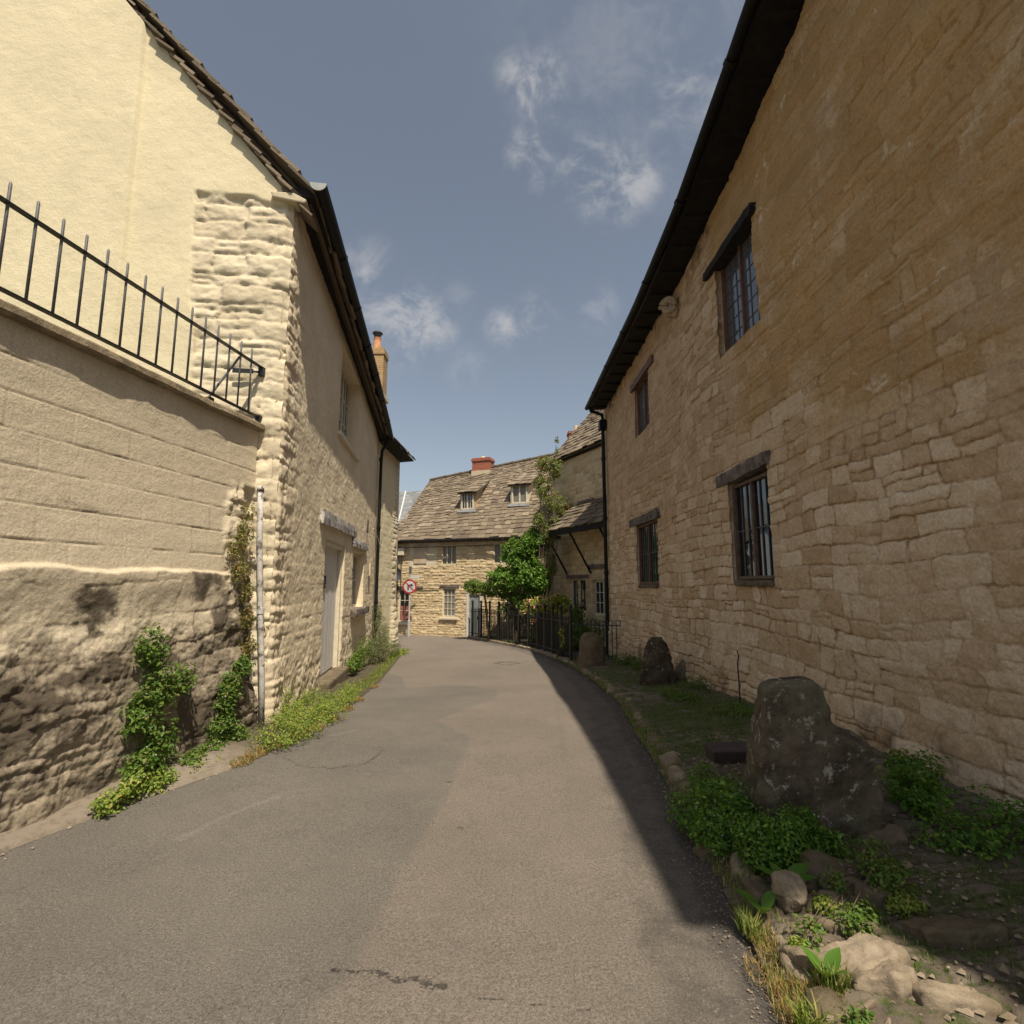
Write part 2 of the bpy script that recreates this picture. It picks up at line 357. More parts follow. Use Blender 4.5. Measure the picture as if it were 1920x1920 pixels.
L_DEEP = leafmat('deep_green_leaf', (.045, .12, .012), (.12, .25, .03), (.22, .34, .05))
L_REDDISH = leafmat('reddish_creeper_leaf', (.16, .15, .04), (.28, .26, .08), (.24, .08, .04))
L_OLIVE = leafmat('dusty_olive_leaf', (.10, .13, .055), (.21, .22, .11), (.27, .24, .14))
L_ROSE = leafmat('rose_leaf', (.10, .16, .04), (.25, .28, .09), (.38, .26, .09))
L_YELLOW = leafmat('yellow_green_leaf', (.22, .28, .03), (.45, .45, .08), (.12, .18, .03))
L_STRAW = leafmat('straw_grass', (.26, .16, .06), (.42, .28, .10), (.16, .19, .05))
L_VERGE = leafmat('brownish_verge_grass', (.065, .10, .022), (.14, .19, .045), (.24, .17, .07))
L_GRASS = leafmat('green_grass', (.10, .16, .03), (.26, .30, .07), (.36, .30, .12))
M_BLOOM_RED = simple('red_rose_petal', (.55, .03, .03), .5, 0, .2, 30, 0)
M_BLOOM_PINK = simple('pink_petal', (.62, .30, .27), .6, 0, .2, 30, 0)
M_BLOOM_WHITE = simple('tiny_lilac_petal', (.62, .56, .62), .6, 0, .2, 30, 0)
M_BARK = simple('plant_stem', (.10, .075, .05), .9, 0, .3, 20, .004)

# ------------------------------------------------------------------ ground heights and edges
YY = [-8, 5, 7.5, 10, 13, 15, 18, 25, 60]; ZZ = [.02, 0, -.10, -.29, -.45, -.55, -.60, -.62, -.7]
def g(y): return np.interp(y, YY, ZZ)
RX_Y = [-6, 2.07, 2.35, 3.56, 4.8, 5.6, 7.45, 10, 13.0, 15.5, 18, 21.3, 22.2, 30]; RX = [.82, .975, 1.01, 1.13, 1.23, 1.28, 1.47, 1.56, 1.46, 1.20, .55, -1.3, -1.85, -2.0]
LX_Y = [-6, 2.0, 3.9, 4.78, 5.6, 7.4, 10.6, 14.1, 16.8, 17.6, 18.5, 30]; LX = [-4.2, -3.3, -2.64, -2.22, -2.12, -2.13, -2.5, -3.0, -3.35, -3.9, -9, -14]
def rx(y): return np.interp(y, RX_Y, RX)
def lx(y): return np.interp(y, LX_Y, LX)
class Wall:
    """vertical wall line; s runs along D from O, outward normal N"""
    def __init__(s, O, D, N):
        s.O = np.array(O, float); s.D = np.array(D, float)/np.linalg.norm(D); s.N = np.array(N, float)/np.linalg.norm(N)
    def P(s, a, z, off=0.0):
        q = s.O+s.D*a+s.N*off; return np.array([q[0], q[1], z])
    def d3(s, k=1.0): return np.array([s.D[0]*k, s.D[1]*k, 0])
    def n3(s, k=1.0): return np.array([s.N[0]*k, s.N[1]*k, 0])
WF = Wall((-2.6, 5.8), (-.129, .9916), (.9916, .129))
WR = Wall((3.06, 4.72), (-.019, .9998), (-.9998, -.019))
WG = Wall((-2.6, 5.8), (-.9916, -.129), (.129, -.9916))
WW = Wall((-2.82, 5.75), (-.155, -.988), (.988, -.155))
WH = Wall((-4.94, 23.5), (.942, -.336), (-.336, -.942))
WM = Wall((1.65, 21.0), (.423, -.906), (-.906, -.423))
Z3 = np.array([0, 0, 1.0])

# ------------------------------------------------------------------ rubble field and displaced walls
def rubble(S, Z, seed=1, rh=(.10, .22), sw=(.18, .5), warp=.05, wz=.05, edge=.03, split=.25, smin=-30, smax=30, zmin=-3, zmax=14):
    r = np.random.default_rng(seed)
    S2 = S+warp*fbm(S*1.7, Z*3.1, seed+50, 3)+.030*fbm(S*8, Z*8, seed+60, 3, .6)
    Z2 = Z+wz*.55*fbm(S*.6, Z*.8, seed+70, 2)+.026*fbm(S*5.5, Z*6, seed+80, 4, .6)
    rows = np.cumsum(r.uniform(rh[0], rh[1], int((zmax-zmin)/rh[0])+5))+zmin; rows = np.concatenate([[zmin-1], rows])
    ri = np.clip(np.searchsorted(rows, Z2)-1, 0, len(rows)-2)
    dz = np.minimum(Z2-rows[ri], rows[ri+1]-Z2)
    dx = np.zeros_like(S); tint = np.zeros_like(S); lift = np.zeros_like(S); tl = np.zeros_like(S)
    n = int((smax-smin)/sw[0])+5
    for k in np.unique(ri):
        m = ri == k
        j = np.cumsum(r.uniform(sw[0], sw[1], n)*(1+.5*r.random()))+smin; j = np.concatenate([[smin-5], j])
        c = np.clip(np.searchsorted(j, S2[m])-1, 0, len(j)-2)
        dx[m] = np.minimum(S2[m]-j[c], j[c+1]-S2[m])
        rt = r.random((len(j), 6)); sp = rt[c, 3] < split
        mid = (rows[k]+rows[k+1])/2+(rt[c, 4]-.5)*.04
        up = Z2[m] > mid
        dzz = dz[m]; dzz = np.where(sp, np.minimum(dzz, np.abs(Z2[m]-mid)), dzz); dz[m] = dzz
        tint[m] = np.where(sp & up, rt[c, 5], rt[c, 0]); lift[m] = np.where(sp & up, rt[c, 2], rt[c, 1])
        tl[m] = (rt[c, 2]-.5)*(S2[m]-(j[c]+j[c+1])/2)+(rt[c, 4]-.5)*(Z2[m]-mid)*2
    d = 1/(1/np.maximum(dx, 1e-4)+1/np.maximum(dz, 1e-4))*1.25
    prof = 1-np.exp(-np.maximum(d, 0)/edge)
    mort = 1-sstep(edge*.25, edge*.9, d+edge*.35*fbm(S*22, Z*22, seed+90, 2))
    return prof, mort, tint, lift, tl
def steps(a, b, O, D, k=.003, mn=.008, mx=.25):
    out = [a]; x = a
    while x < b:
        p = np.array(O)+np.array(D)*x; d = math.hypot(p[0], p[1]); 
        st = max(mn, k*d)
        if p[1] < .5: st = max(st, .08)
        x += min(mx, st); out.append(min(x, b))
    return np.array(out)
def wallgrid(name, W, s0, s1, z0, z1, hf, mat, parent, holes=(), ztop=None, k=.003, zk=.016, ends=None):
    s = steps(s0, s1, W.O, W.D, k); z = np.linspace(z0, z1, int((z1-z0)/zk)+2)
    for h in holes:
        for e in h[:2]: s[np.argmin(np.abs(s-e))] = e
        for e in h[2:4]: z[np.argmin(np.abs(z-e))] = e
    s = np.unique(s); z = np.unique(z); ns_, nz_ = len(s), len(z)
    S, Z = np.meshgrid(s, z, indexing='ij')
    keep = np.ones((ns_-1, nz_-1), bool)
    if ztop is not None:
        zt = ztop(S); over = Z > zt
        keep &= ~(over[:-1, :-1] & over[1:, :-1]); Z = np.minimum(Z, zt)
    h, at = hf(S, Z)
    P = np.empty((ns_, nz_, 3)); P[..., 0] = W.O[0]+W.D[0]*S+W.N[0]*h; P[..., 1] = W.O[1]+W.D[1]*S+W.N[1]*h; P[..., 2] = Z
    idx = np.arange(ns_*nz_).reshape(ns_, nz_)
    V = [P.reshape(-1, 3)]; A = {q: [a.ravel()] for q, a in at.items()}; extra = []; nb = ns_*nz_
    for hl in holes:
        i0, i1 = np.searchsorted(s, hl[0]), np.searchsorted(s, hl[1]); j0, j1 = np.searchsorted(z, hl[2]), np.searchsorted(z, hl[3])
        keep[i0:i1, j0:j1] = False
        loop = [(i, j0) for i in range(i0, i1)]+[(i1, j) for j in range(j0, j1)]+[(i, j1) for i in range(i1, i0, -1)]+[(i0, j) for j in range(j1, j0, -1)]
        li = np.array([idx[i, j] for i, j in loop]); n = len(li)
        bp = np.array([P[i, j] for i, j in loop]); hh = np.array([h[i, j] for i, j in loop])
        for q, fr in enumerate((.5, 1.0)):
            pp = bp.copy(); dd = (hh+hl[4])*fr; pp[:, 0] -= W.N[0]*dd; pp[:, 1] -= W.N[1]*dd
            V.append(pp); ni = nb+np.arange(n); nb += n
            for q2, a in at.items(): A[q2].append(np.array([a[i, j] for i, j in loop])*(.3 if q2 == 'mort' else 1))
            extra.append(np.stack([li, np.roll(li, -1), np.roll(ni, -1), ni], 1)); li = ni
    a, b, c, d = idx[:-1, :-1][keep], idx[1:, :-1][keep], idx[1:, 1:][keep], idx[:-1, 1:][keep]
    Q = np.stack([a, b, c, d], 1)
    # outward orientation
    if np.cross(np.array([*W.D, 0]), Z3)[:2].dot(W.N) < 0: Q = Q[:, ::-1]
    Q = np.concatenate([Q]+extra)
    me = mesh_np(name, np.concatenate(V), Q, attrs={q: np.concatenate(v) for q, v in A.items()}, smooth=True)
    return link(name, me, mat, parent)

def roof(name, EL, ER, RL, RR, mat, parent, n=14, tw=.34, th=.035, seed=3, gap=.012, dim=.55, slab=True, loc=None, jit=.02, si=0.0):
    """courses of individually laid slates on a four-cornered slope (eaves left/right, ridge left/right)"""
    r = np.random.default_rng(seed)
    EL, ER, RL, RR = (np.array(q, float) for q in (EL, ER, RL, RR))
    f = np.cumsum(np.linspace(1, dim, n)); f = np.concatenate([[0], f])/f[-1]
    nn = np.cross(ER-EL, RL-EL); nn /= np.linalg.norm(nn)
    if nn[2] < 0: nn = -nn
    Lp = lambda a, t: (EL*(1-a)+ER*a)*(1-t)+(RL*(1-a)+RR*a)*t
    V = []; Q = []; T = []
    W_ = np.linalg.norm(ER-EL); rise = np.linalg.norm(RL-EL)
    for i in range(n):
        t0, t1 = f[i], min(1.0, f[i+1]+(f[i+1]-f[i])*.35)
        x = -r.random()*tw*.5
        w0 = tw*(1-.35*i/n)
        while x < W_:
            w = w0*r.uniform(.65, 1.35); a0 = max(0, x+gap/2)/W_; a1 = min(W_, x+w-gap/2)/W_; x += w
            if a1-a0 < .03/W_: continue
            dt = r.uniform(-.5, .5)*jit/rise*2
            lo = th*r.uniform(.9, 1.5); up = th*.25
            tk = th*r.uniform(.75, 1.2)
            sk = r.uniform(-.5, .5)*jit*.6/rise
            p0 = Lp(a0, t0+dt-sk-(0 if i else .03*0)); p1 = Lp(a1, t0+dt+sk); p2 = Lp(a1, t1); p3 = Lp(a0, t1)
            wob = r.uniform(-.35, .35, 2)*th
            c = [p0+nn*(lo+wob[0]), p1+nn*(lo+wob[1]), p2+nn*up, p3+nn*up]
            b = len(V); V += [q-nn*tk for q in c]+c
            Q += [(b, b+3, b+2, b+1), (b+4, b+5, b+6, b+7), (b, b+1, b+5, b+4), (b+1, b+2, b+6, b+5), (b+2, b+3, b+7, b+6), (b+3, b, b+4, b+7)]
            T += [r.random()]*8
    if slab:
        ga, gt = 12, 8; b = len(V)
        for lv in (th*1.2+.035, th*1.05):
            for i in range(ga+1):
                for j in range(gt+1): V.append(Lp(si/W_+(1-2*si/W_)*i/ga, .004+.996*j/gt)-nn*lv); T.append(0.0)
        ix = lambda l, i, j: b+l*(ga+1)*(gt+1)+i*(gt+1)+j
        for i in range(ga):
            for j in range(gt): Q += [(ix(1, i, j), ix(1, i+1, j), ix(1, i+1, j+1), ix(1, i, j+1)), (ix(0, i, j), ix(0, i, j+1), ix(0, i+1, j+1), ix(0, i+1, j))]
        for i in range(ga): Q += [(ix(0, i, 0), ix(0, i+1, 0), ix(1, i+1, 0), ix(1, i, 0)), (ix(0, i+1, gt), ix(0, i, gt), ix(1, i, gt), ix(1, i+1, gt))]
        for j in range(gt): Q += [(ix(0, 0, j+1), ix(0, 0, j), ix(1, 0, j), ix(1, 0, j+1)), (ix(0, ga, j), ix(0, ga, j+1), ix(1, ga, j+1), ix(1, ga, j))]
    me = mesh_np(name, V, Q, attrs={'tint': T}); return link(name, me, mat, parent, loc)

def window(W, parent, s0, s1, z0, z1, rec, frame_mat, pane_mat, cols=1, rows=1, lights=2, fw=.06, bar=.012, bar_mat=None, name='window', fd=.06):
    """timber frame with lights, a pane behind and glazing bars"""
    m = MB()
    def bx(m, a0, a1, b0, b1, o0, o1): m.box(W.P(a0, b0, o0), W.d3(a1-a0), Z3*(b1-b0), W.n3(o1-o0))
    f0, f1 = -rec, -rec+fd
    bx(m, s0, s0+fw, z0, z1, f0, f1); bx(m, s1-fw, s1, z0, z1, f0, f1)
    bx(m, s0+fw, s1-fw, z0, z0+fw, f0, f1-.003); bx(m, s0+fw, s1-fw, z1-fw, z1, f0, f1-.003)
    lw = (s1-s0-fw)/lights
    for i in range(1, lights):
        c = s0+fw/2+lw*i; bx(m, c-fw/2, c+fw/2, z0+fw, z1-fw, f0, f1-.006)
    fr = m.build(name, frame_mat, parent, bevel=.004)
    p = MB(); bx(p, s0+fw*.5, s1-fw*.5, z0+fw*.5, z1-fw*.5, f0-.006, f0+.012); p.build('pane', pane_mat, fr)
    if cols*rows > 1:
        q = MB()
        for i in range(lights):
            a0 = s0+fw+lw*i; a1 = a0+lw-fw
            for j in range(1, cols): c = a0+(a1-a0)*j/cols; bx(q, c-bar/2, c+bar/2, z0+fw, z1-fw, f0+.014, f0+.014+bar*1.2)
            for j in range(1, rows): c = z0+fw+(z1-z0-2*fw)*j/rows; bx(q, a0, a1, c-bar/2, c+bar/2, f0+.014, f0+.014+bar)
        q.build('glazing_bars', bar_mat or frame_mat, fr)
    return fr

def roughbeam(name, W, s0, s1, z0, z1, o0, o1, mat, parent, seed=0, dz=0.0):
    """hewn timber or stone lintel with uneven faces"""
    n = 26; V = []; Q = []
    for i in range(n+1):
        a = s0+(s1-s0)*i/n; zz = dz*(i/n-.5)
        for j, (zc, oc) in enumerate([(z0, o0), ((z0+z1)/2, o0), (z1, o0), (z1, (o0+o1)/2), (z1, o1), ((z0+z1)/2, o1+.006), (z0, o1), (z0, (o0+o1)/2)]):
            w = fbm(np.array(a*5.0), np.array(j*1.7), seed, 3)
            V.append(W.P(a+(.03*float(fbm(np.array(j*1.3), np.array(i*.0), seed+5, 2)) if i in (0, n) else 0), zc+zz+.022*float(w), oc+(.014*float(fbm(np.array(a*6), np.array(j*2.3), seed+9, 3)))))
    for i in range(n):
        for j in range(8): Q.append((i*8+j, i*8+(j+1) % 8, (i+1)*8+(j+1) % 8, (i+1)*8+j))
    m = MB(); m.add(V, Q+[tuple(range(8))[::-1], tuple(n*8+j for j in range(8))]); return m.build(name, mat, parent)

def halfpipe(r, t=.006, n=10):
    o = [(r*math.cos(math.pi+math.pi*i/n), r*math.sin(math.pi+math.pi*i/n)) for i in range(n+1)]
    i_ = [((r-t)*math.cos(2*math.pi-math.pi*i/n), (r-t)*math.sin(2*math.pi-math.pi*i/n)) for i in range(n+1)]
    return o+i_
#@@SETTING
# ================================================================== ground
def ground_sheet():
    xs = np.concatenate([[-400, -120, -40], np.linspace(-16, 12, 57), [40, 120, 400]]); ys = np.concatenate([[-300, -80, -20], np.linspace(-8, 40, 97), [80, 200, 600]])
    X, Y = np.meshgrid(xs, ys, indexing='ij'); Z = g(Y)-.10
    i = np.arange(X.size).reshape(X.shape)
    Q = np.stack([i[:-1, :-1], i[1:, :-1], i[1:, 1:], i[:-1, 1:]], -1).reshape(-1, 4)
    z = np.zeros(X.size)
    return tag(link('ground', mesh_np('ground', np.stack([X, Y, Z], -1).reshape(-1, 3), Q, attrs={'tint': z+.3, 'mort': z+1, 'aux': z+.3}, smooth=True), M_EARTH), kind='structure')
ground_sheet()
def gp(px, py, h=0.0):
    """where the line of sight through a point of the street surface meets it"""
    d = ray(px, py); k = 1.0
    for _ in range(30): k = (EYE-(float(g(d.y*k))+h))/(-d.z)
    return np.array([d.x*k, d.y*k])
def polydist(X, Y, pts):
    D = np.full(X.shape, 1e9)
    for (a, b) in zip(pts[:-1], pts[1:]):
        v = b-a; L = v.dot(v)+1e-9; t = np.clip(((X-a[0])*v[0]+(Y-a[1])*v[1])/L, 0, 1)
        D = np.minimum(D, np.hypot(X-a[0]-t*v[0], Y-a[1]-t*v[1]))
    return D
def inpoly(X, Y, P):
    c = np.zeros(X.shape, bool); n = len(P)
    for i in range(n):
        x1, y1 = P[i]; x2, y2 = P[(i+1) % n]
        if y1 == y2: continue
        k = ((y1 > Y) != (y2 > Y)) & (X < (x2-x1)*(Y-y1)/(y2-y1)+x1); c ^= k
    return c
def road():
    ys = [-7.0]
    while ys[-1] < 27:
        y = ys[-1]; ys.append(y+(.25 if y < 1.6 else max(.012, y*y*.0018)))
    ys = np.array(ys); us = np.linspace(0, 1, 260)
    U, Y = np.meshgrid(us, ys, indexing='ij')
    L = lx(Y)-.12+.03*fbm(Y*4, Y*0, 3, 3); Rr = rx(Y)+.06+.035*fbm(Y*5, Y*0, 4, 3)
    X = L+(Rr-L)*U
    Z = g(Y)+.012*fbm(X*.8, Y*.8, 31, 3)+.004*fbm(X*6, Y*6, 32, 2)
    line = [gp(*p) for p in [(560, 1919), (650, 1830), (760, 1620), (800, 1560), (830, 1500), (878, 1400), (885, 1385), (815, 1352), (925, 1312), (935, 1295), (870, 1285), (760, 1290)]]
    poly = [(-1.1, -8)]+[tuple(p) for p in line]+[(-2.2, 11.0), (-4, 15), (-5, 30), (4, 30), (4, -8)]
    inside = inpoly(X+.03*fbm(X*4, Y*4, 5, 3), Y+.03*fbm(X*4, Y*4, 6, 3), poly)
    dl = polydist(X, Y, line); patch = np.where(inside, .5+np.minimum(.5, dl*5), .5-np.minimum(.5, dl*5))
    p2 = [gp(*p) for p in [(1045, 1330), (1060, 1420), (1130, 1400), (1180, 1450), (1120, 1300)]]
    patch = patch*(1-.5*sstep(.10, .0, polydist(X, Y, p2)))
    crack = np.zeros_like(X)
    def cr(pts, w, a=1.0, wob=.02):
        nonlocal crack
        q = [gp(*p) for p in pts]
        crack = np.maximum(crack, a*sstep(w, w*.3, polydist(X+wob*fbm(X*14, Y*14, 8, 3), Y+wob*fbm(X*14, Y*14, 9, 3), q)))
    cr([(625, 1816), (680, 1822), (740, 1832), (790, 1841), (830, 1846)], .022, 1.0, .03)
    cr([(330, 1912), (400, 1895), (470, 1868), (560, 1840), (625, 1818)], .007, .5)
    cr([(900, 1870), (1010, 1880), (1120, 1895)], .006, .7)
    cr([(515, 1412), (560, 1436), (620, 1442), (690, 1432), (716, 1408)], .04, .5)
    cr([(600, 1390), (660, 1398), (716, 1404)], .035, .45); cr([(520, 1412), (560, 1400), (600, 1390)], .03, .35)
    cr([(240, 1525), (330, 1515), (420, 1478), (510, 1470)], .05, .35, .05); cr([(240, 1600), (330, 1588), (370, 1560), (470, 1480)], .06, .3, .05)
    cr([(862, 1551), (866, 1553)], .02); cr([(766, 1628), (769, 1629)], .012); cr([(840, 1465), (846, 1466)], .02)
    cr([(925, 1243), (950, 1241), (972, 1244), (950, 1248), (925, 1243)], .12, .8, .0)
    cr([(560, 1690), (580, 1688)], .008, .8)
    edge = np.maximum(sstep(.45, .05, Rr-X)*sstep(-3, 2, Y), sstep(.22, .02, X-L)*.8)
    edge = np.maximum(edge, .9*sstep(1.2, .1, np.abs(X-1.0-.1*(Y-5)*0-(Rr-1.3)))*sstep(.75, .45, Rr-X)*.6)
    pale = np.zeros_like(X)
    for pts, w in (([(770, 1650), (800, 1655)], .03), ([(780, 1722), (830, 1712)], .04), ([(340, 1570), (390, 1545), (450, 1520), (520, 1495)], .12), ([(620, 1380), (665, 1370)], .15), ([(1300, 1330), (1500, 1330)], .1)):
        pale = np.maximum(pale, sstep(w, 0, polydist(X+.03*fbm(X*9, Y*9, 3, 3), Y, [gp(*p) for p in pts])))
    i = np.arange(X.size).reshape(X.shape)
    Q = np.stack([i[:-1, :-1], i[1:, :-1], i[1:, 1:], i[:-1, 1:]], -1).reshape(-1, 4)
    me = mesh_np('road', np.stack([X, Y, Z], -1).reshape(-1, 3), Q, attrs={'patch': patch, 'crack': crack, 'edge': edge, 'pale': pale}, smooth=True)
    tag(link('road', me, M_ROAD), kind='structure')
road()
def vh(x, y):
    """height of the right verge"""
    r = rx(y); t = np.clip((x-r)/1.6, 0, 1); return g(y)+.03+.11*t+.03*sstep(0, .15, x-r)*sstep(14, 12, y)
def verge_right():
    ys = [-3.0]
    while ys[-1] < 17: ys.append(ys[-1]+(.1 if ys[-1] < 1.5 else max(.012, .004*ys[-1])))
    ys = np.array(ys); us = np.linspace(0, 1, 190)
    U, Y = np.meshgrid(us, ys, indexing='ij'); A = rx(Y)-.02; B = 3.25+0*Y; B = np.where(Y > 15.3, 1.9, B)
    X = A+(B-A)*U
    pr, mo, ti, li, tl = rubble(X*1.0, Y, 91, rh=(.06, .12), sw=(.14, .4), warp=.12, wz=.14, edge=.012, smin=-1, smax=5, zmin=-4, zmax=19)
    amt = .45+.55*sstep(.3, -.2, fbm(X*1.4, Y*1.0, 77, 3)); amt = amt*np.where(Y > 12.5, .3, 1)
    Z = vh(X, Y)+amt*sstep(0, .15, X-A)*(.024*pr+.024*(li-.5)+.12*tl)+.022*fbm(X*3, Y*3, 71, 4)+.010*fbm(X*14, Y*14, 70, 4, .6)-.016
    mort = np.clip(mo+(1-amt)*.8, 0, 1)
    moss = .42+.30*fbm(X*1.1, Y*.8, 72, 3)+.3*mo*.5+np.where(Y > 4.6, .16, -.04)
    i = np.arange(X.size).reshape(X.shape); Q = np.stack([i[:-1, :-1], i[1:, :-1], i[1:, 1:], i[:-1, 1:]], -1).reshape(-1, 4)
    me = mesh_np('verge', np.stack([X, Y, Z], -1).reshape(-1, 3), Q, attrs={'tint': ti, 'mort': mort, 'aux': moss}, smooth=True)
    tag(link('verge', me, M_EARTH), kind='structure')
verge_right()
def verge_left():
    ys = np.arange(-3, 17.5, .03); us = np.linspace(0, 1, 60)
    U, Y = np.meshgrid(us, ys, indexing='ij'); A = lx(Y)+.0
    wl = np.where(Y < 5.8, -2.82-.157*(5.75-Y)-.35, np.where(Y < 14.7, -2.6-.13*(Y-5.8)-.3, -3.9))
    B = np.minimum(wl, A-.3); X = A+(B-A)*U
    Z = g(Y)-.02+.042*sstep(0, .04, A-X)+.07*sstep(0, .5, A-X)+.02*fbm(X*4, Y*4, 21, 4)*sstep(0, .2, A-X)
    pale = sstep(.55, .3, A-X)*sstep(5.6, 4.6, Y)
    i = np.arange(X.size).reshape(X.shape); Q = np.stack([i[:-1, :-1], i[:-1, 1:], i[1:, 1:], i[1:, :-1]], -1).reshape(-1, 4)
    me = mesh_np('kerb_strip', np.stack([X, Y, Z], -1).reshape(-1, 3), Q, attrs={'tint': .5+.5*pale, 'mort': 1-pale, 'aux': .30-.5*pale+.15*fbm(X*3, Y*3, 9, 3)}, smooth=True)
    tag(link('kerb_strip', me, M_EARTH), kind='structure')
verge_left()
def flat(name, pts, z, mat):
    m = MB(); m.add([(x, y, z) for x, y in pts], [tuple(range(len(pts)))]); me = m.mesh(name, fix=False)
    for k, v in (('tint', .3), ('mort', 1), ('aux', .55)):
        a = me.attributes.new(k, 'FLOAT', 'POINT'); a.data.foreach_set('value', [v]*len(pts))
    return tag(link(name, me, mat), kind='structure')
flat('garden_ground', [(-1.5, 21.7), (.6, 18.0), (1.25, 15.5), (1.6, 14.8), (3.2, 15.2), (3.6, 19), (1.9, 21.6)], -.50, M_EARTH)

# ================================================================== cream cottage on the left
cot = thing('cream_cottage', (-2.6, 5.8, 0), 'cream limewashed cottage at left with rough stone corner, white plank door and black gutter', 'house')
F_EAVE_S = [-.4, .3, 2.57, 5.17, 7.76, 9.3]; F_EAVE_Z = [6.22, 6.22, 6.16, 6.06, 5.83, 5.63]
fe = lambda s: np.interp(s, F_EAVE_S, F_EAVE_Z)
def hf_front(S, Z):
    pr, mo, ti, li, tl = rubble(S, Z, 11, rh=(.12, .24), sw=(.2, .5), warp=.12, wz=.08, edge=.05)
    soft = (.004*pr+.005*(li-.5))*(.4+sstep(2.5, .5, Z))+.012*fbm(S*4, Z*4, 13, 5, .55)
    q = sstep(1.1, .15, S)
    pq, mq, tq, lq, lt = rubble(S*1.0, Z, 17, rh=(.15, .30), sw=(.30, .6), warp=.06, wz=.06, edge=.028)
    h = soft*(1-q)+q*(.015*pq+.018*(lq-.5)+.04*lt+.024*fbm(S*7, Z*7, 14, 5, .6))
    h = h+.004*fbm(S*25, Z*25, 20, 2)+.09*sstep(1.6, 0, Z)*sstep(3.2, 0, S)*(.6+.6*fbm(S*2, Z*2, 15, 3))
    h = h-.07*sstep(.14, 0, S)
    low = sstep(.9, .2, Z)
    h = h+low*.02*fbm(S*9, Z*9, 16, 3)
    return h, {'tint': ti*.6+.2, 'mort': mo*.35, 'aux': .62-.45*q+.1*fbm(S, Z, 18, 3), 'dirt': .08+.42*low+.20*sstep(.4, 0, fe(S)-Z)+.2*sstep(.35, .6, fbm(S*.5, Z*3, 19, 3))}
F_HOLES = [(3.25, 5.28, 4.15, 5.78, .30), (2.62, 4.32, .0, 2.22, .16), (5.3, 6.9, 1.0, 2.22, .22)]
wallgrid('wall', WF, 0.0, 8.95, -.7, 6.2, hf_front, M_CREAM_F, cot, F_HOLES, ztop=lambda s: fe(s)+.02, k=.0026)
GZ = lambda s: np.minimum(6.02+1.17*s, 6.02+1.17*(7.2-s))
def hf_gable(S, Z):
    pr, mo, ti, li, tl = rubble(S, Z, 23, rh=(.12, .26), sw=(.22, .6), warp=.12, wz=.10, edge=.030)
    edge = 1.06+.03*fbm(Z*3, S*0, 24, 3)-.10*sstep(4.9, 4.4, Z)
    rub = sstep(edge+.02, edge-.02, S)*sstep(6.06, 5.99, Z+.05*sstep(.55, .2, S)+.03*fbm(S*4, Z*0, 25, 2))
    h = rub*(.024*pr+.022*(li-.5)+.08*tl+.030*fbm(S*6, Z*7, 26, 6, .6))+(1-rub)*(.045+.006*fbm(S*2, Z*2, 27, 3)+.003*fbm(S*9+Z*5, Z*9-S*5, 28, 3))
    h = h+.055*sstep(1.77, 1.79, S+.03*(8-Z)/3)
    h = h-.05*sstep(.10, 0, S)*rub
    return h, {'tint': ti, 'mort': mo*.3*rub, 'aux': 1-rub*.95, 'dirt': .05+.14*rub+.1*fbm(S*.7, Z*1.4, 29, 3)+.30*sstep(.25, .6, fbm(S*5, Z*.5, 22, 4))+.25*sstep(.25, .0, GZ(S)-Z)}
wallgrid('gable', WG, 0.0, 7.2, -.7, 10.3, hf_gable, M_CREAM, cot, ztop=GZ, k=.0028, zk=.017)
# rear and far walls, seen only from other positions
m = MB(); a = WG.P(7.2, -.7); b = a+WF.d3(9.0); m.box(a, WF.d3(9.0), Z3*6.6, WG.d3(-.3)); m.build('rear_wall', M_PLASTER2, cot)
m = MB(); a = WF.P(8.95, -.7); m.prism([a, a+WG.d3(7.0), a+WG.d3(7.0)+Z3*6.5, a+WG.d3(3.5)+Z3*10.4, a+Z3*6.3], WF.d3(-.3)); m.build('far_gable', M_PLASTER2, cot)
# roof
e0, e1 = WF.P(-.13, 6.10, .24), WF.P(9.1, 5.60, .24)
r0, r1 = WG.P(3.6, 10.27)+WF.d3(-.13), WG.P(3.6, 9.85)+WF.d3(9.1)
roof('roof', e0, e1, r0, r1, M_SLATE, cot, n=24, tw=.36, th=.04, seed=5, jit=.05, si=.2)
roof('roof', WG.P(7.45, 6.1)+WF.d3(-.13), WG.P(7.45, 6.0)+WF.d3(9.1), r0, r1, M_SLATE, cot, n=18, tw=.5, th=.04, seed=6)
# verge slates: a second ragged layer poking past the gable
V = []; Q = []; T = []; rr = random.Random(4)
for lay in (0,):
    for i in range(34):
        s_ = -.10+i*.118+rr.uniform(-.015, .015)+lay*.05; z_ = 6.02+1.17*s_+lay*.055
        an = math.atan(1.17)-rr.uniform(.12, .30); ln = rr.uniform(.20, .28); d = WG.d3(ln*math.cos(an))+Z3*(ln*math.sin(an)); n_ = -WG.d3(math.sin(an))+Z3*math.cos(an)
        o_ = WG.P(s_-.12, z_-.085, .075+rr.uniform(.0, .06)); tk = rr.uniform(.022, .036); w_ = WF.d3(.30); b = len(V)
        V += [o_, o_+d, o_+d+w_, o_+w_]; V += [q+n_*tk for q in V[b:b+4]]; T += [rr.random()]*8
        Q += [(b, b+3, b+2, b+1), (b+4, b+5, b+6, b+7), (b, b+1, b+5, b+4), (b+1, b+2, b+6, b+5), (b+2, b+3, b+7, b+6), (b+3, b, b+4, b+7)]
me = mesh_np('verge_slates', V, Q, attrs={'tint': T}); bm = bmesh.new(); bm.from_mesh(me); bmesh.ops.recalc_face_normals(bm, faces=bm.faces); bm.to_mesh(me); bm.free(); link('verge_slates', me, M_SLATE, cot)

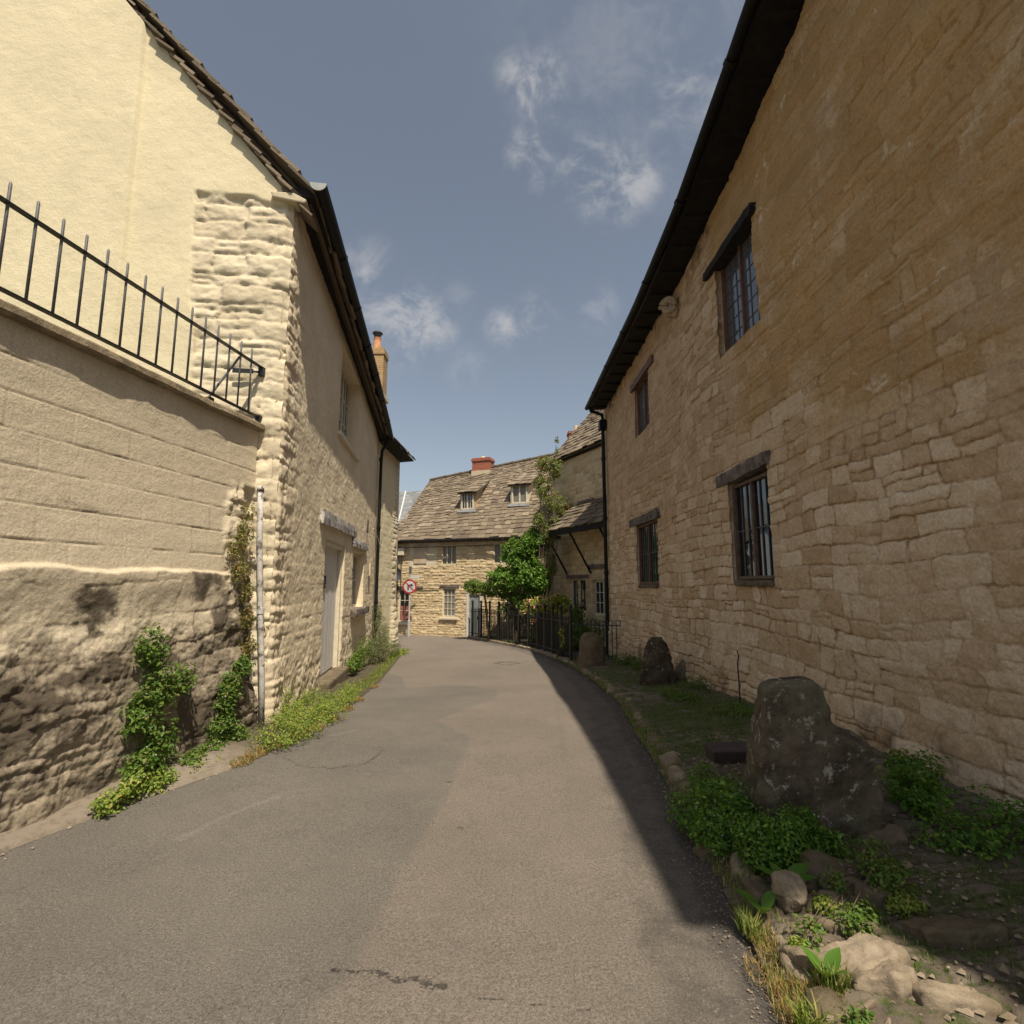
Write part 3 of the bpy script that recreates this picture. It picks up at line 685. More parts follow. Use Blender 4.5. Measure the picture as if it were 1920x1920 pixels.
# eaves timbers, gutter
m = MB(); path = [WF.P(s, fe(s)-.09, .12) for s in np.linspace(-.05, 9.0, 12)]
m.sweep(path, [(-.14, -.06), (.12, -.06), (.12, .05), (-.14, .05)]); m.build('eaves_board', M_DARKWOOD, cot)
gut = MB(); path = [WF.P(s, fe(s)-.02, .30) for s in np.linspace(-.12, 9.25, 24)]; gut.sweep(path, halfpipe(.095)); 
for s in (1.25, 2.6, 3.9, 5.2, 6.5, 7.8): gut.sweep([WF.P(s-.03, fe(s)-.02, .30), WF.P(s+.03, fe(s)-.02, .30)], halfpipe(.105, .01))
gobj = gut.build('gutter', M_GUTTER, cot)
m = MB(); c = WF.P(-.125, fe(0)-.02, .30); pr_ = halfpipe(.097)[:11]
m.prism([c+WF.n3(a)+Z3*b for a, b in pr_], WF.d3(-.012)); m.build('end_cap', simple('pale_grey_plastic', (.30, .32, .31), .5), gobj)
m = MB(); m.tube([WF.P(8.72, 5.55, .28), WF.P(8.72, 5.38, .22), WF.P(8.70, 5.2, .12), WF.P(8.70, 4.9, .10), WF.P(8.62, -.45, .10)], .042, 10)
for z in (4.9, 3.0, 1.0): m.tube([WF.P(8.66, z, .10), WF.P(8.66, z+.08, .10)], .055, 10)
m.build('downpipe', M_GUTTER, cot, smooth=False)
m = MB(); m.prism([WF.P(-.10, 6.00, -.22), WF.P(-.10, 6.07, -.24), WF.P(-.10, 6.075, .02), WF.P(-.10, 6.00, .17), WF.P(-.10, 5.95, .15)], WF.d3(.2)); m.build('corbel', M_CREAM, cot, bevel=.015)
# upper window, door, lower window, lintels
wf = window(WF, cot, 3.25, 5.28, 4.18, 5.78, .26, M_CREAMPAINT, M_GLASS, 2, 3, 3, .07, .025)
roughbeam('window_sill', WF, 3.18, 5.36, 4.09, 4.16, -.2, .05, M_CREAMPAINT, cot, 3)
roughbeam('door_lintel', WF, 2.16, 5.30, 2.45, 2.66, -.1, .055, M_PALEWOOD, cot, 5, .05)
roughbeam('window_lintel', WF, 5.06, 7.15, 2.30, 2.46, -.1, .05, M_PALEWOOD, cot, 6, .03)
roughbeam('window_sill', WF, 5.2, 7.2, .86, 1.0, -.2, .12, M_GREYWOOD, cot, 8)
dr = MB()
for i in range(6): dr.box(WF.P(2.64+i*.262, .04, -.15), WF.d3(.256), Z3*2.10, WF.n3(.04))
door = dr.build('door', simple('greyed_white_door', (.62, .60, .58), .5, 0, .08, 6, .002), cot, bevel=.004)
m = MB(); ring = [WF.P(3.1+.07*math.cos(t), 1.55+.10*math.sin(t), -.085) for t in np.linspace(0, 2*math.pi, 15)]; m.tube(ring, .011, 6, False); m.build('ring_handle', M_IRON, door)
m = MB(); m.box(WF.P(2.62, 2.14, -.16), WF.d3(1.68), Z3*.08, WF.n3(.14)); m.box(WF.P(4.23, .0, -.16), WF.d3(.09), Z3*2.139, WF.n3(.12)); m.build('door_frame', M_CREAMPAINT, cot, bevel=.004)
m = MB(); m.box(WF.P(2.6, -.22, -.14), WF.d3(1.75), Z3*.24, WF.n3(.30)); m.build('door_step', M_ROCKMID, cot, bevel=.03)
window(WF, cot, 5.3, 6.9, 1.0, 2.22, .2, M_CREAMPAINT, M_GLASS_NET, 1, 2, 2, .07, .025)
m = MB(); m.box(WF.P(7.55, 1.72, .02), WF.d3(.22), Z3*.30, WF.n3(.05)); m.build('meter_box', M_PLASTER2, cot, bevel=.01)
m = MB(); m.box(WF.P(7.1, 2.75, .015), WF.d3(.05), Z3*.3, WF.n3(.02)); m.build('iron_tie', M_IRON, cot)
m = MB(); m.tube([WF.P(8.0, 2.95, .05), WF.P(8.4, 2.7, .14), WF.P(8.7, 2.5, .16)], .012, 6); m.build('cable', M_WHITE, cot)

# ================================================================== annexe beyond the downpipe
ann = thing('cream_annexe', (-3.75, 14.8, -.5), 'narrow cream annexe beyond the left cottage, with small jutting slate eave and buff brick chimney', 'house')
WA = Wall((-3.76, 14.72), (.03, 1.0), (1.0, -.03))
def hf_ann(S, Z):
    pr, mo, ti, li, tl = rubble(S, Z, 41, rh=(.14, .26), sw=(.2, .5), warp=.1, wz=.07, edge=.05)
    q = sstep(1.7, 2.0, S)
    h = (.004+.03*q)*pr+.03*q*(li-.5)+.01*fbm(S*5, Z*5, 42, 3)+.12*sstep(1.3, 0, Z)*q
    return h, {'tint': ti*.6+.2, 'mort': mo*.3, 'aux': .75-.4*q, 'dirt': .05+.3*sstep(.6, -.3, Z)}
wallgrid('wall', WA, -.35, 2.3, -.8, 5.62, hf_ann, M_CREAM, ann, k=.003)
m = MB(); m.box(WA.P(2.28, -.8, -.02), WA.n3(-6.0), Z3*6.4, WA.d3(.25)); m.build('end_wall', M_PLASTER2, ann)
roof('roof', WA.P(-.1, 5.60, .40), WA.P(2.55, 5.60, .46), WA.P(-.1, 9.0, -3.0), WA.P(2.55, 9.0, -3.0), M_SLATE, ann, n=16, tw=.36, th=.045, seed=8, jit=.08)
m = MB(); m.sweep([WA.P(-.1, 5.56, .28), WA.P(2.5, 5.56, .30)], [(-.3, -.05), (.14, -.02), (.14, .02), (-.3, .03)]); m.build('eaves_board', M_DARKWOOD, ann)
ch = MB(); cx, cy = -4.02, 15.35
def cbox(m, cx, cy, w, d, z0, z1): m.box((cx-w/2, cy-d/2, z0), (w, 0, 0), (0, d, 0), (0, 0, z1-z0))
cbox(ch, cx, cy, .40, .5, 7.12, 8.32); cbox(ch, cx, cy, .46, .56, 8.32, 8.44); cbox(ch, cx, cy, .42, .52, 8.44, 8.52)
chm = ch.build('chimney', M_YELBRICK, ann)
m = MB(); cbox(m, cx-.03, cy, .56, .66, 6.98, 7.10); cbox(m, cx-.04, cy, .38, .5, 5.50, 6.98); m.build('chimney_base', M_PLASTER2, ann)
m = MB(); m.tube([(cx-.07, cy, 8.52), (cx-.07, cy, 8.6), (cx-.07, cy, 8.85), (cx-.07, cy, 8.93)], [.16, .13, .105, .12], 14); m.build('chimney_pot', M_TERRA, chm)
m = MB(); m.tube([(cx-.07, cy, 8.93), (cx-.07, cy, 9.0)], .09, 12)
for k in range(5): w = k*1.256; m.tube([(cx-.07+.10*math.cos(w), cy+.10*math.sin(w), 8.96), (cx-.07+.12*math.cos(w), cy+.12*math.sin(w), 9.09)], .008, 5)
m.tube([(cx-.07, cy, 9.08), (cx-.07, cy, 9.10), (cx-.07, cy, 9.16)], [.16, .15, .06], 14); m.build('cowl', M_IRON, chm)

# ================================================================== block wall with coping, railing
bw = thing('garden_wall', (-3.0, 4.6, 0), 'cream painted block wall on a crumbling stone base, left of the rough cottage corner', 'wall')
def hf_block(S, Z):
    hh = .235; zz = (Z-3.2)/hh; r_ = np.floor(zz); fz = (zz-r_)*hh; off = (r_ % 2)*.23
    ss = (S+off)/.46; fs = (ss-np.floor(ss))*.46
    wob = .006*fbm(S*9, Z*9, 53, 3)
    d = np.minimum(np.minimum(fz, hh-fz), np.minimum(fs, .46-fs))+wob+.006*sstep(.0, .5, fbm(S*1.3, Z*1.3, 52, 3))
    vert = (np.minimum(fs, .46-fs) < np.minimum(fz, hh-fz))
    jd = np.where(vert, .35, 1.0)
    blk = -.006*jd*sstep(.009, .001, d)+.003*fbm(S*2, Z*9, 54, 4)+.004*(_hash(np.floor(ss), r_, 3)-.5)
    # broken rubble pocket beside the corner and the rough base
    pk = sstep(.55, .45, S+.06*fbm(Z*5, S*5, 55, 3)+.10*sstep(2.2, 2.5, Z))*sstep(2.62, 2.5, Z)
    lowline = 1.62+.05*fbm(S*2.2, S*0, 56, 3)
    low = sstep(lowline+.02, lowline-.02, Z)
    pr, mo, ti, li, tl = rubble(S, Z, 57, rh=(.11, .28), sw=(.18, .6), warp=.14, wz=.14, edge=.032)
    rub = (.026*pr+.028*(li-.5)+.07*tl)*(.35+.65*sstep(-.25, .15, fbm(S*1.6, Z*1.8, 64, 3)))+.045*fbm(S*3.2, Z*3.2, 58, 3, .5)+.022*fbm(S*13, Z*13, 65, 5, .7)
    deep = sstep(1.45, .9, Z)
    batter = .19*sstep(3.0, .0, Z)
    led = .045*low*sstep(lowline-.35, lowline, Z)
    k = np.clip(pk+low, 0, 1)
    hole = pk*sstep(.16, .06, np.abs(S-.07-.02*fbm(Z*4, S*0, 59, 2)))*sstep(2.6, 2.45, Z)*sstep(.3, .6, Z)
    h = batter+blk*(1-k)+k*(rub*(.25+.75*np.maximum(deep, pk))+led)-.10*hole
    dirt = .05+.25*low+.34*deep+.55*sstep(-.05, .35, fbm(S*2.2, Z*2.8, 60, 6, .6))*low+.9*sstep(.14, .0, np.abs(Z-2.06-.05*fbm(S*5, S*0, 61, 2)))*sstep(1.42, 1.65, S)*.6+.5*hole
    joint = (1-k)*sstep(.009, .003, d)*jd
    return h, {'tint': ti*k+.5*(1-k)+.25*fbm(S*1.1, Z*1.7, 62, 3)*(1-k), 'mort': np.maximum(joint*.75, .2*mo*k), 'aux': .75*deep*k-.1+.3*fbm(S*1.5, Z*1.5, 63, 3)*k, 'dirt': dirt}
wallgrid('wall', WW, 0.0, 8.5, -.3, 3.2, hf_block, M_BLOCK, bw, k=.0022, zk=.010)
n = 90; V = []; F = []
for i in range(n+1):
    s = -.02+8.4*i/n
    for a, b in ((-.24, 3.19), (.055, 3.19), (.07, 3.21), (.065, 3.255), (.05, 3.27), (-.24, 3.28)):
        V.append(WW.P(s, b+.010*float(fbm(np.array(s*4.), np.array(a*9.), 66, 3)), a+.018*float(fbm(np.array(s*5.), np.array(b*9.), 67, 3))*(1 if a > 0 else 0)))
for i in range(n):
    for j in range(6): F.append((i*6+j, i*6+(j+1) % 6, (i+1)*6+(j+1) % 6, (i+1)*6+j))
m = MB(); m.add(V, F+[tuple(range(6)), tuple(n*6+j for j in range(6))[::-1]]); m.build('coping', rockmat('worn_coping', (.22, .17, .11), (.36, .29, .20), (.10, .08, .06), 6, (.6, .68)), bw)
m = MB()
for i in range(12): s = .05+i*.07; m.box(WW.P(s, 3.285, -.14+.03*math.sin(i*3)), WW.d3(.06), Z3*(.03+.02*math.sin(i*5)), WW.n3(.09))
m.build('rubble_infill', M_ROCKDK, bw, bevel=.01)
flat('terrace', [(-2.95, 5.75), (-5.9, 5.4), (-9, 5.2), (-9, -3), (-4.35, -3)], 3.15, M_EARTH)
rl = thing('railing', WW.P(1.0, 3.28, 0), 'black and grey iron railing fixed along the top of the cream block wall', 'railing')
m = MB(); m.box(WW.P(-.02, 3.92, -.02), WW.d3(6.5), Z3*.012, WW.n3(.045)); m.box(WW.P(-.02, 3.345, -.02), WW.d3(6.5), Z3*.012, WW.n3(.045)); m.build('rails', M_IRON, rl)
m = MB(); m.tube([(0, 0, 0), (0, 0, .70), (0, 0, .715)], [.0095, .0095, .005], 8); bar_me = m.mesh('bar', True); bar_me.materials.append(M_BARGREY)
o0_ = org(rl)
for i in range(34):
    o = bpy.data.objects.new('bar', bar_me); COL.objects.link(o); o.parent = rl; q = WW.P(.20+.176*i, 3.36, .0025)-o0_; o.location = q
m = MB(); m.box(WW.P(-.02, 3.93, -.03), WW.d3(.05), Z3*-.10, WW.n3(.06)); m.build('end_lug', M_IRON, rl); m = MB(); m.box(WW.P(-.02, 3.27, -.03), WW.d3(.05), Z3*.10, WW.n3(.06)); m.build('end_lug', M_IRON, rl)
m = MB(); m.box(WG.P(.30, 3.84, .07), WG.d3(.22), Z3*.05, WG.n3(.012)); m.tube([WG.P(.33, 3.865, .075), WW.P(0, 3.88, 0)], .012, 6); m.build('wall_bracket', M_IRON, rl)
m = MB(); m.tube([WW.P(.36, 3.91, -.02), WW.P(.62, 3.16, -.30)], .012, 8); m.build('brace', M_BARGREY, rl)
# old white pipe at the corner
pp = MB(); pts = [WW.P(-.01, 2.52, .07), WW.P(.0, 2.0, .10), WW.P(.0, 1.2, .165), WW.P(-.01, .5, .225), WW.P(-.01, .02, .25)]
pp.tube(pts, .030, 12); pp.tube([pts[0], pts[0]+Z3*.05], .038, 12)
dp = thing('old_drainpipe', tuple(pts[-1]), 'thin flaking white pipe standing at the cottage corner beside the block wall', 'pipe')
pp.build('pipe', M_PALEWOOD, dp, smooth=True)
m = MB(); m.tube([pts[2], pts[2]+Z3*.06], .037, 12); m.build('collar', M_PALEWOOD, dp)

# ================================================================== stone house on the right
sh = thing('stone_house', (3.06, 4.72, 0), 'tall ochre rubble stone house in shade at right, with leaded windows and black eaves', 'house')
RW_S = [-7, 0, .3, 1.4, 2.8, 4.0, 9.8, 11.2]; RW_Z = [7.9, 7.5, 7.38, 7.22, 6.93, 6.82, 6.85, 6.85]
rt_ = lambda s: np.interp(s, RW_S, RW_Z)
def hf_right(S, Z):
    pr, mo, ti, li, tl = rubble(S, Z, 71, rh=(.08, .25), sw=(.11, .42), warp=.09, wz=.20, edge=.013, split=.26)
    och = sstep(2.7, 3.9, Z+.5*fbm(S*.5, Z*.5, 73, 3))*sstep(3.6, 1.4, S+.7*fbm(S*.7, Z*.7, 74, 3)-.35*(Z-4))
    och = np.maximum(och, .75*sstep(1.9, .6, S)*sstep(2.2, 3.2, Z))
    lw = sstep(3.6, 5.0, S)*sstep(3.4, 4.2, Z)      # thick limewash on the far upper wall
    fill = sstep(.02, .35, fbm(S*1.3, Z*1.6, 70, 3))      # joints flushed over with lime here and there
    k = (1-.35*och-.45*lw)*(1-.5*fill)
    h = k*(.017*pr+.020*(li-.5)+.10*tl)+.016*fbm(S*7, Z*8, 75, 5, .65)+och*.022*fbm(S*4, Z*9, 76, 6, .65)+.004*fbm(S*22, Z*24, 69, 3, .7)+.04*fbm(S*.7, Z*.7, 77, 2)
    h = h+.10*sstep(.8, 0, Z)
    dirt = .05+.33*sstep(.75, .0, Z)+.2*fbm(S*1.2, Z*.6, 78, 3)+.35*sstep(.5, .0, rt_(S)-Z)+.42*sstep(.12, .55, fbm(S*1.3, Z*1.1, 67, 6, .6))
    for (s0, s1, zt) in ((.45, .75, 1.0), (-.35, .1, .7), (4.9, 5.3, .8)):
        dirt = dirt+.45*sstep(s0-.1, s0+.05, S)*sstep(s1+.1, s1-.05, S)*sstep(zt+.15, zt-.1, Z)*sstep(zt-.7, zt-.4, Z)
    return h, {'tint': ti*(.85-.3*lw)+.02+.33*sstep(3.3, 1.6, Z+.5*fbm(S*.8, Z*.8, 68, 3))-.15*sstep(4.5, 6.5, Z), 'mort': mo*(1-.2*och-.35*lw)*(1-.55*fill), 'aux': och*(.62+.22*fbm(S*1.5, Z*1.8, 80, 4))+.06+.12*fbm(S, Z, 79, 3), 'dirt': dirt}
R_HOLES = [(1.42, 2.58, 4.72, 6.14, .15), (6.3, 7.5, 4.92, 6.14, .14), (1.50, 2.58, 1.55, 2.93, .13), (6.1, 7.7, 1.5, 2.9, .13)]
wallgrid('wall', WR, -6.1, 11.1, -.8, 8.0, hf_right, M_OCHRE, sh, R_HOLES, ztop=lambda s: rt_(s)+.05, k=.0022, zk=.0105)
m = MB(); a = WR.P(11.1, -.8, 0); m.box(a, WR.n3(-7), Z3*7.7, WR.d3(-.4)); a = WR.P(-6.1, -.8, 0); m.box(a, WR.n3(-7), Z3*8.6, WR.d3(.4)); m.box(WR.P(-5.7, -.8, -7), WR.d3(16.4), Z3*8.0, WR.n3(.4)); m.build('rear_walls', M_RUBBLE, sh)
EV_S = [-6.42, -3, 0, .6, 2.6, 4.9, 10.6]; EV_Z = [8.25, 7.95, 7.72, 7.55, 7.14, 6.90, 6.90]; EV_O = [.46, .46, .46, .46, .47, .5, .50]
ez = lambda s: float(np.interp(s, EV_S, EV_Z)); eo = lambda s: float(np.interp(s, EV_S, EV_O))
for a_, b_ in ((-6.42, 0), (0, 2.6), (2.6, 4.9), (4.9, 11.25)):
    n3 = WR.n3(-1)
    ta, tb = WR.P(a_, ez(a_), eo(a_)), WR.P(b_, ez(b_), eo(b_))
    roof('roof', ta, tb, ta+n3*4.0+Z3*4.3, tb+n3*4.0+Z3*4.3, M_SLATE_DK, sh, n=18, tw=.42, th=.04, seed=int(20+a_), jit=.05)
    m = MB(); top = [ta+n3*4.0+Z3*4.3, tb+n3*4.0+Z3*4.3, tb+n3*8.0+Z3*.3, ta+n3*8.0+Z3*.3]; m.prism(top, (0, 0, -.1)); m.build('rear_slope', M_SLATE_DK, sh)
sg = np.linspace(-6.38, 11.1, 40)
m = MB(); m.sweep([WR.P(s, ez(s)-.03, 0) for s in sg[::-1]], [(-.10, -.02), (.43, -.05), (.43, .02), (-.10, .05)]); m.build('soffit', M_DARKWOOD, sh)
for s in np.arange(.2, 11, .62): m = MB(); m.box(WR.P(s, ez(s)-.11, 0), WR.d3(.07), Z3*.08, WR.n3(.38)); m.build('rafter_foot', M_DARKWOOD, sh)
gut = MB(); gut.sweep([WR.P(s, ez(s)-.015, eo(s)+.05) for s in sg[::-1]], halfpipe(.070))
for s in (-1, .7, 2.5, 4.3, 6.1, 7.9, 9.7): gut.sweep([WR.P(s+.04, ez(s)-.015, eo(s)+.05), WR.P(s-.04, ez(s)-.015, eo(s)+.05)], halfpipe(.082, .012))
gut.build('gutter', M_GUTTER, sh)
m = MB(); m.tube([WR.P(10.9, 6.86, .50), WR.P(10.9, 6.72, .46), WR.P(10.9, 6.68, .30), WR.P(10.9, 6.6, .12), WR.P(10.9, 6.35, .10)], .05, 10)
m.box(WR.P(10.78, 6.15, .02), WR.d3(.26), Z3*.28, WR.n3(.20)); m.tube([WR.P(10.9, 6.2, .11), WR.P(10.9, -.58, .11)], .055, 12)
for z in (5.2, 3.4, 1.8, .4): m.tube([WR.P(10.9, z, .11), WR.P(10.9, z+.1, .11)], .07, 12)
m.build('downpipe', M_GUTTER, sh)
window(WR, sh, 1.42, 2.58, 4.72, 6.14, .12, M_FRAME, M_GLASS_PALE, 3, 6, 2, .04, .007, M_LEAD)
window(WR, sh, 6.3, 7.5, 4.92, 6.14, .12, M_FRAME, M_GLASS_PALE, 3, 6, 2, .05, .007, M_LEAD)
window(WR, sh, 1.50, 2.58, 1.57, 2.86, .10, M_GREYFRAME, M_GLASS, 3, 2, 2, .045, .012, M_LEAD)
window(WR, sh, 6.1, 7.7, 1.52, 2.86, .10, M_FRAME, M_GLASS, 4, 2, 2, .05, .012, M_LEAD)
roughbeam('window_lintel', WR, 1.30, 2.85, 6.085, 6.21, -.16, .09, M_DARKWOOD, sh, 1)
roughbeam('window_lintel', WR, 5.85, 7.7, 6.10, 6.25, -.16, .06, M_FRAME, sh, 2)
roughbeam('window_lintel', WR, 1.40, 2.86, 2.90, 3.06, -.14, .055, M_GREYWOOD, sh, 3, -.03)
roughbeam('window_lintel', WR, 5.85, 8.2, 2.86, 3.04, -.14, .055, M_GREYWOOD, sh, 4, .04)
roughbeam('window_sill', WR, 1.50, 2.50, 1.49, 1.555, -.12, .03, M_ROCKMID, sh, 5)
roughbeam('window_sill', WR, 6.15, 7.6, 1.44, 1.505, -.12, .03, M_ROCKMID, sh, 6)
# carved spiral stone under the eaves
sp = MB(); c = WR.P(4.35, 6.50, .13); HX = (WR.d3()+WR.n3())/1.414; FX = (WR.n3()-WR.d3())/1.414
pts = []; rad = []
for i in range(70):
    t = i/69*4.6*math.pi; r_ = .025+.125*(1-t/(4.6*math.pi)); pts.append(c+HX*(r_*math.cos(t))+Z3*(r_*math.sin(t))+FX*(.02+.04*(t/(4.6*math.pi)))); rad.append(.045*(1-t/(4.6*math.pi))+.010)
sp.tube(pts, rad, 8); sp.tube([c-FX*.16, c+FX*.01], [.16, .13], 16); sp.tube([c-HX*.10-FX*.05, c-HX*.08-FX*.06-Z3*.22], [.08, .05], 8)
sp.build('carved_spiral', simple('carved_limestone', (.42, .33, .22), .9, 0, .2, 14, .01), sh, smooth=True)
m = MB(); pts = [gp(1446, 1282, .1)]; x0 = WR.P(1.95, .05, .28); m.tube([x0, x0+Z3*.28, x0+Z3*.50+WR.d3(.01), x0+Z3*.60+WR.d3(-.03), x0+Z3*.66+WR.d3(0.0)], .008, 6)
ir = m.build('iron_rod', M_IRON, None, tuple(x0), smooth=True); tag(ir, 'thin bent iron rod rising behind the large dark mounting stone', 'rod')

# ================================================================== far stone cottage
fc = thing('far_cottage', (-1.8, 22.3, -.6), 'honey stone cottage closing the street, mossy stone-slate roof with two dormers and red brick chimney', 'house')
def hf_far(S, Z):
    pr, mo, ti, li, tl = rubble(S, Z, 81, rh=(.06, .13), sw=(.10, .28), warp=.05, wz=.07, edge=.018)
    h = .022*pr+.018*(li-.5)+.01*fbm(S*3, Z*3, 82, 3)
    pl = sstep(.12, 0, np.maximum(np.abs(S-1.15)-.62, np.abs(Z-2.85)-.50)+.08*fbm(S*4, Z*4, 83, 3))
    top = sstep(2.9, 3.3, Z)*.5
    return h*(1-.7*pl), {'tint': ti, 'mort': mo*.8, 'aux': np.maximum(pl, top)*.9, 'dirt': .03+.2*sstep(-.1, -.6, Z)+.12*fbm(S*.8, Z*.8, 84, 3)}
H_HOLES = [(2.07, 2.76, 2.35, 3.18, .12), (4.43, 5.08, 2.35, 3.18, .12), (2.14, 2.74, .17, 1.38, .12), (.02, .56, -.08, 1.32, .12), (3.36, 3.86, -.62, 1.12, .12)]
wallgrid('wall', WH, -.3, 7.2, -.9, 3.5, hf_far, M_RUBBLE, fc, H_HOLES, k=.0010, zk=.02)
m = MB(); a = WH.P(-.3, -.9); b3 = WH.n3(-1); m.prism([a, a+b3*6.8, a+b3*6.8+Z3*4.4, a+b3*3.4+Z3*7.6, a+Z3*4.4], WH.d3(.25)); m.build('side_gable', M_RUBBLE, fc)
m = MB(); m.box(WH.P(-.3, -.9, -6.8), WH.d3(7.5), Z3*4.4, WH.n3(.3)); m.build('rear_wall', M_RUBBLE, fc)
EL, ER = WH.P(-.42, 3.42, .26), WH.P(7.4, 3.42, .26); RL, RR = WH.P(-.42, 6.80, -3.4), WH.P(7.4, 7.75, -3.4)
roof('roof', EL, ER, RL, RR, M_SLATE, fc, n=27, tw=.30, th=.035, seed=31, jit=.05)
m = MB(); m.prism([RL, RR, WH.P(7.4, 3.5, -7.0), WH.P(-.42, 3.5, -7.0)], (0, 0, -.1)); m.build('rear_slope', M_SLATE, fc)
m = MB()
for i in range(26): a = RL+(RR-RL)*i/26; b = RL+(RR-RL)*(i+.97)/26; m.tube([a+Z3*.02, b+Z3*(.02+.01*(i % 3))], .085, 8)
m.build('ridge_tiles', M_SLATE, fc)
m = MB(); m.sweep([WH.P(s, 3.40, .05) for s in (7.3, -.35)], [(-.02, -.10), (.22, -.02), (.22, .03), (-.02, .03)]); m.build('eaves_board', M_GREYWOOD, fc)
m = MB(); m.sweep([WH.P(s, 3.43, .32) for s in (7.3, -.35)], halfpipe(.05)); m.tube([WH.P(-.05, 3.4, .3), WH.P(-.05, 3.2, .08), WH.P(-.05, -.6, .06)], .035, 8); m.build('gutter', M_LEAD, fc)
window(WH, fc, 2.07, 2.76, 2.36, 3.18, .07, M_CREAMPAINT, M_GLASS_NET, 1, 1, 3, .035, .02)
window(WH, fc, 4.43, 5.08, 2.36, 3.18, .07, M_CREAMPAINT, M_GLASS_NET, 1, 1, 2, .05, .02)
window(WH, fc, 2.14, 2.74, .18, 1.38, .08, M_CREAMPAINT, M_GLASS_NET, 3, 4, 1, .05, .02)
window(WH, fc, .02, .56, -.07, 1.32, .08, M_CREAMPAINT, M_GLASS, 2, 3, 1, .05, .02)
m = MB(); m.box(WH.P(.10, -.02, -.065), WH.d3(.38), Z3*.62, WH.n3(.01)); m.build('red_blind', M_GLASS_RED, fc)
for s0, s1, z in ((2.02, 2.86, .10), (-.04, .66, -.15)):
    m = MB(); m.box(WH.P(s0, z-.03, -.08), WH.d3(s1-s0), Z3*.09, WH.n3(.18)); m.build('window_sill', M_CREAMPAINT, fc, bevel=.01)
for s0, s1, z in ((2.0, 2.9, 1.39), (-.1, 1.2, 1.33), (1.98, 2.85, 3.2)):
    m = MB(); m.box(WH.P(s0, z, -.06), WH.d3(s1-s0), Z3*.13, WH.n3(.10)); m.build('window_lintel', M_RUBBLE if z > 3 else M_GREYWOOD, fc, bevel=.01)
m = MB(); m.box(WH.P(.72, 2.42, .0), WH.d3(.62), Z3*.80, WH.n3(.035)); m.build('blocked_panel', simple('orange_stained_plaster', (.52, .42, .30), .9, 0, .15, 3, .004, c2=(.55, .30, .11), thr=(.52, .6)), fc)
m = MB(); m.box(WH.P(.0, 2.78, .02), WH.d3(.30), Z3*.32, WH.n3(.16)); m.build('junction_box', M_CREAMPAINT, fc, bevel=.02)
m = MB(); m.tube([WH.P(.14, 2.78, .08), WH.P(.14, 1.2, .06), WH.P(-.02, .9, .06)], .014, 6); m.tube([WH.P(-.2, 1.34, .05), WH.P(2.0, 1.36, .05)], .012, 6); m.tube([WH.P(-.25, 3.12, .06), WH.P(5, 3.14, .06)], .012, 6); m.build('cables', M_IRON, fc)
m = MB(); c = WH.P(.02, 1.95, .22); 
for k in range(16):
    w0, w1 = k*math.pi/8, (k+1)*math.pi/8; P_ = lambda w, r_, d_: c+WH.d3(r_*math.cos(w))+Z3*(r_*math.sin(w)*1.1)+WH.n3(d_)
    m.add([P_(w0, .27, .06), P_(w1, .27, .06), P_(w1, .12, 0), P_(w0, .12, 0), c-WH.n3(.02)], [(0, 1, 2, 3), (3, 2, 4)])
m.tube([c, WH.P(.02, 1.85, 0)], .02, 6); m.build('satellite_dish', M_LEAD, fc)
m = MB(); m.box(WH.P(3.36, -.62, -.10), WH.d3(.5), Z3*1.74, WH.n3(.05)); dd = m.build('door', simple('pale_blue_door', (.22, .24, .25), .5), fc)
m = MB(); m.tube([WH.P(3.74, .2, -.05), WH.P(3.74, .2, -.01)], .025, 8); m.build('knob', M_IRON, dd)
m = MB(); m.box(WH.P(3.26, -.62, -.02), WH.d3(.1), Z3*1.85, WH.n3(.07)); m.box(WH.P(3.86, -.62, -.02), WH.d3(.1), Z3*1.85, WH.n3(.07)); m.build('door_frame', M_WHITE, fc)
def rp(a, t, up=0.0):
    return (EL*(1-a)+ER*a)*(1-t)+(RL*(1-a)+RR*a)*t+Z3*up
nr = np.cross(ER-EL, RL-EL); nr /= np.linalg.norm(nr); nr = nr if nr[2] > 0 else -nr
def on_roof(px, py):
    d = np.array(ray(px, py)); o = np.array([0, 0, EYE]); a = .5
    for _ in range(6):
        E_ = EL*(1-a)+ER*a; n_ = np.cross(ER-EL, (RL*(1-a)+RR*a)-E_); k = (E_-o).dot(n_)/d.dot(n_); q = o+d*k; a = (q-EL).dot(ER-EL)/(ER-EL).dot(ER-EL)
    return q
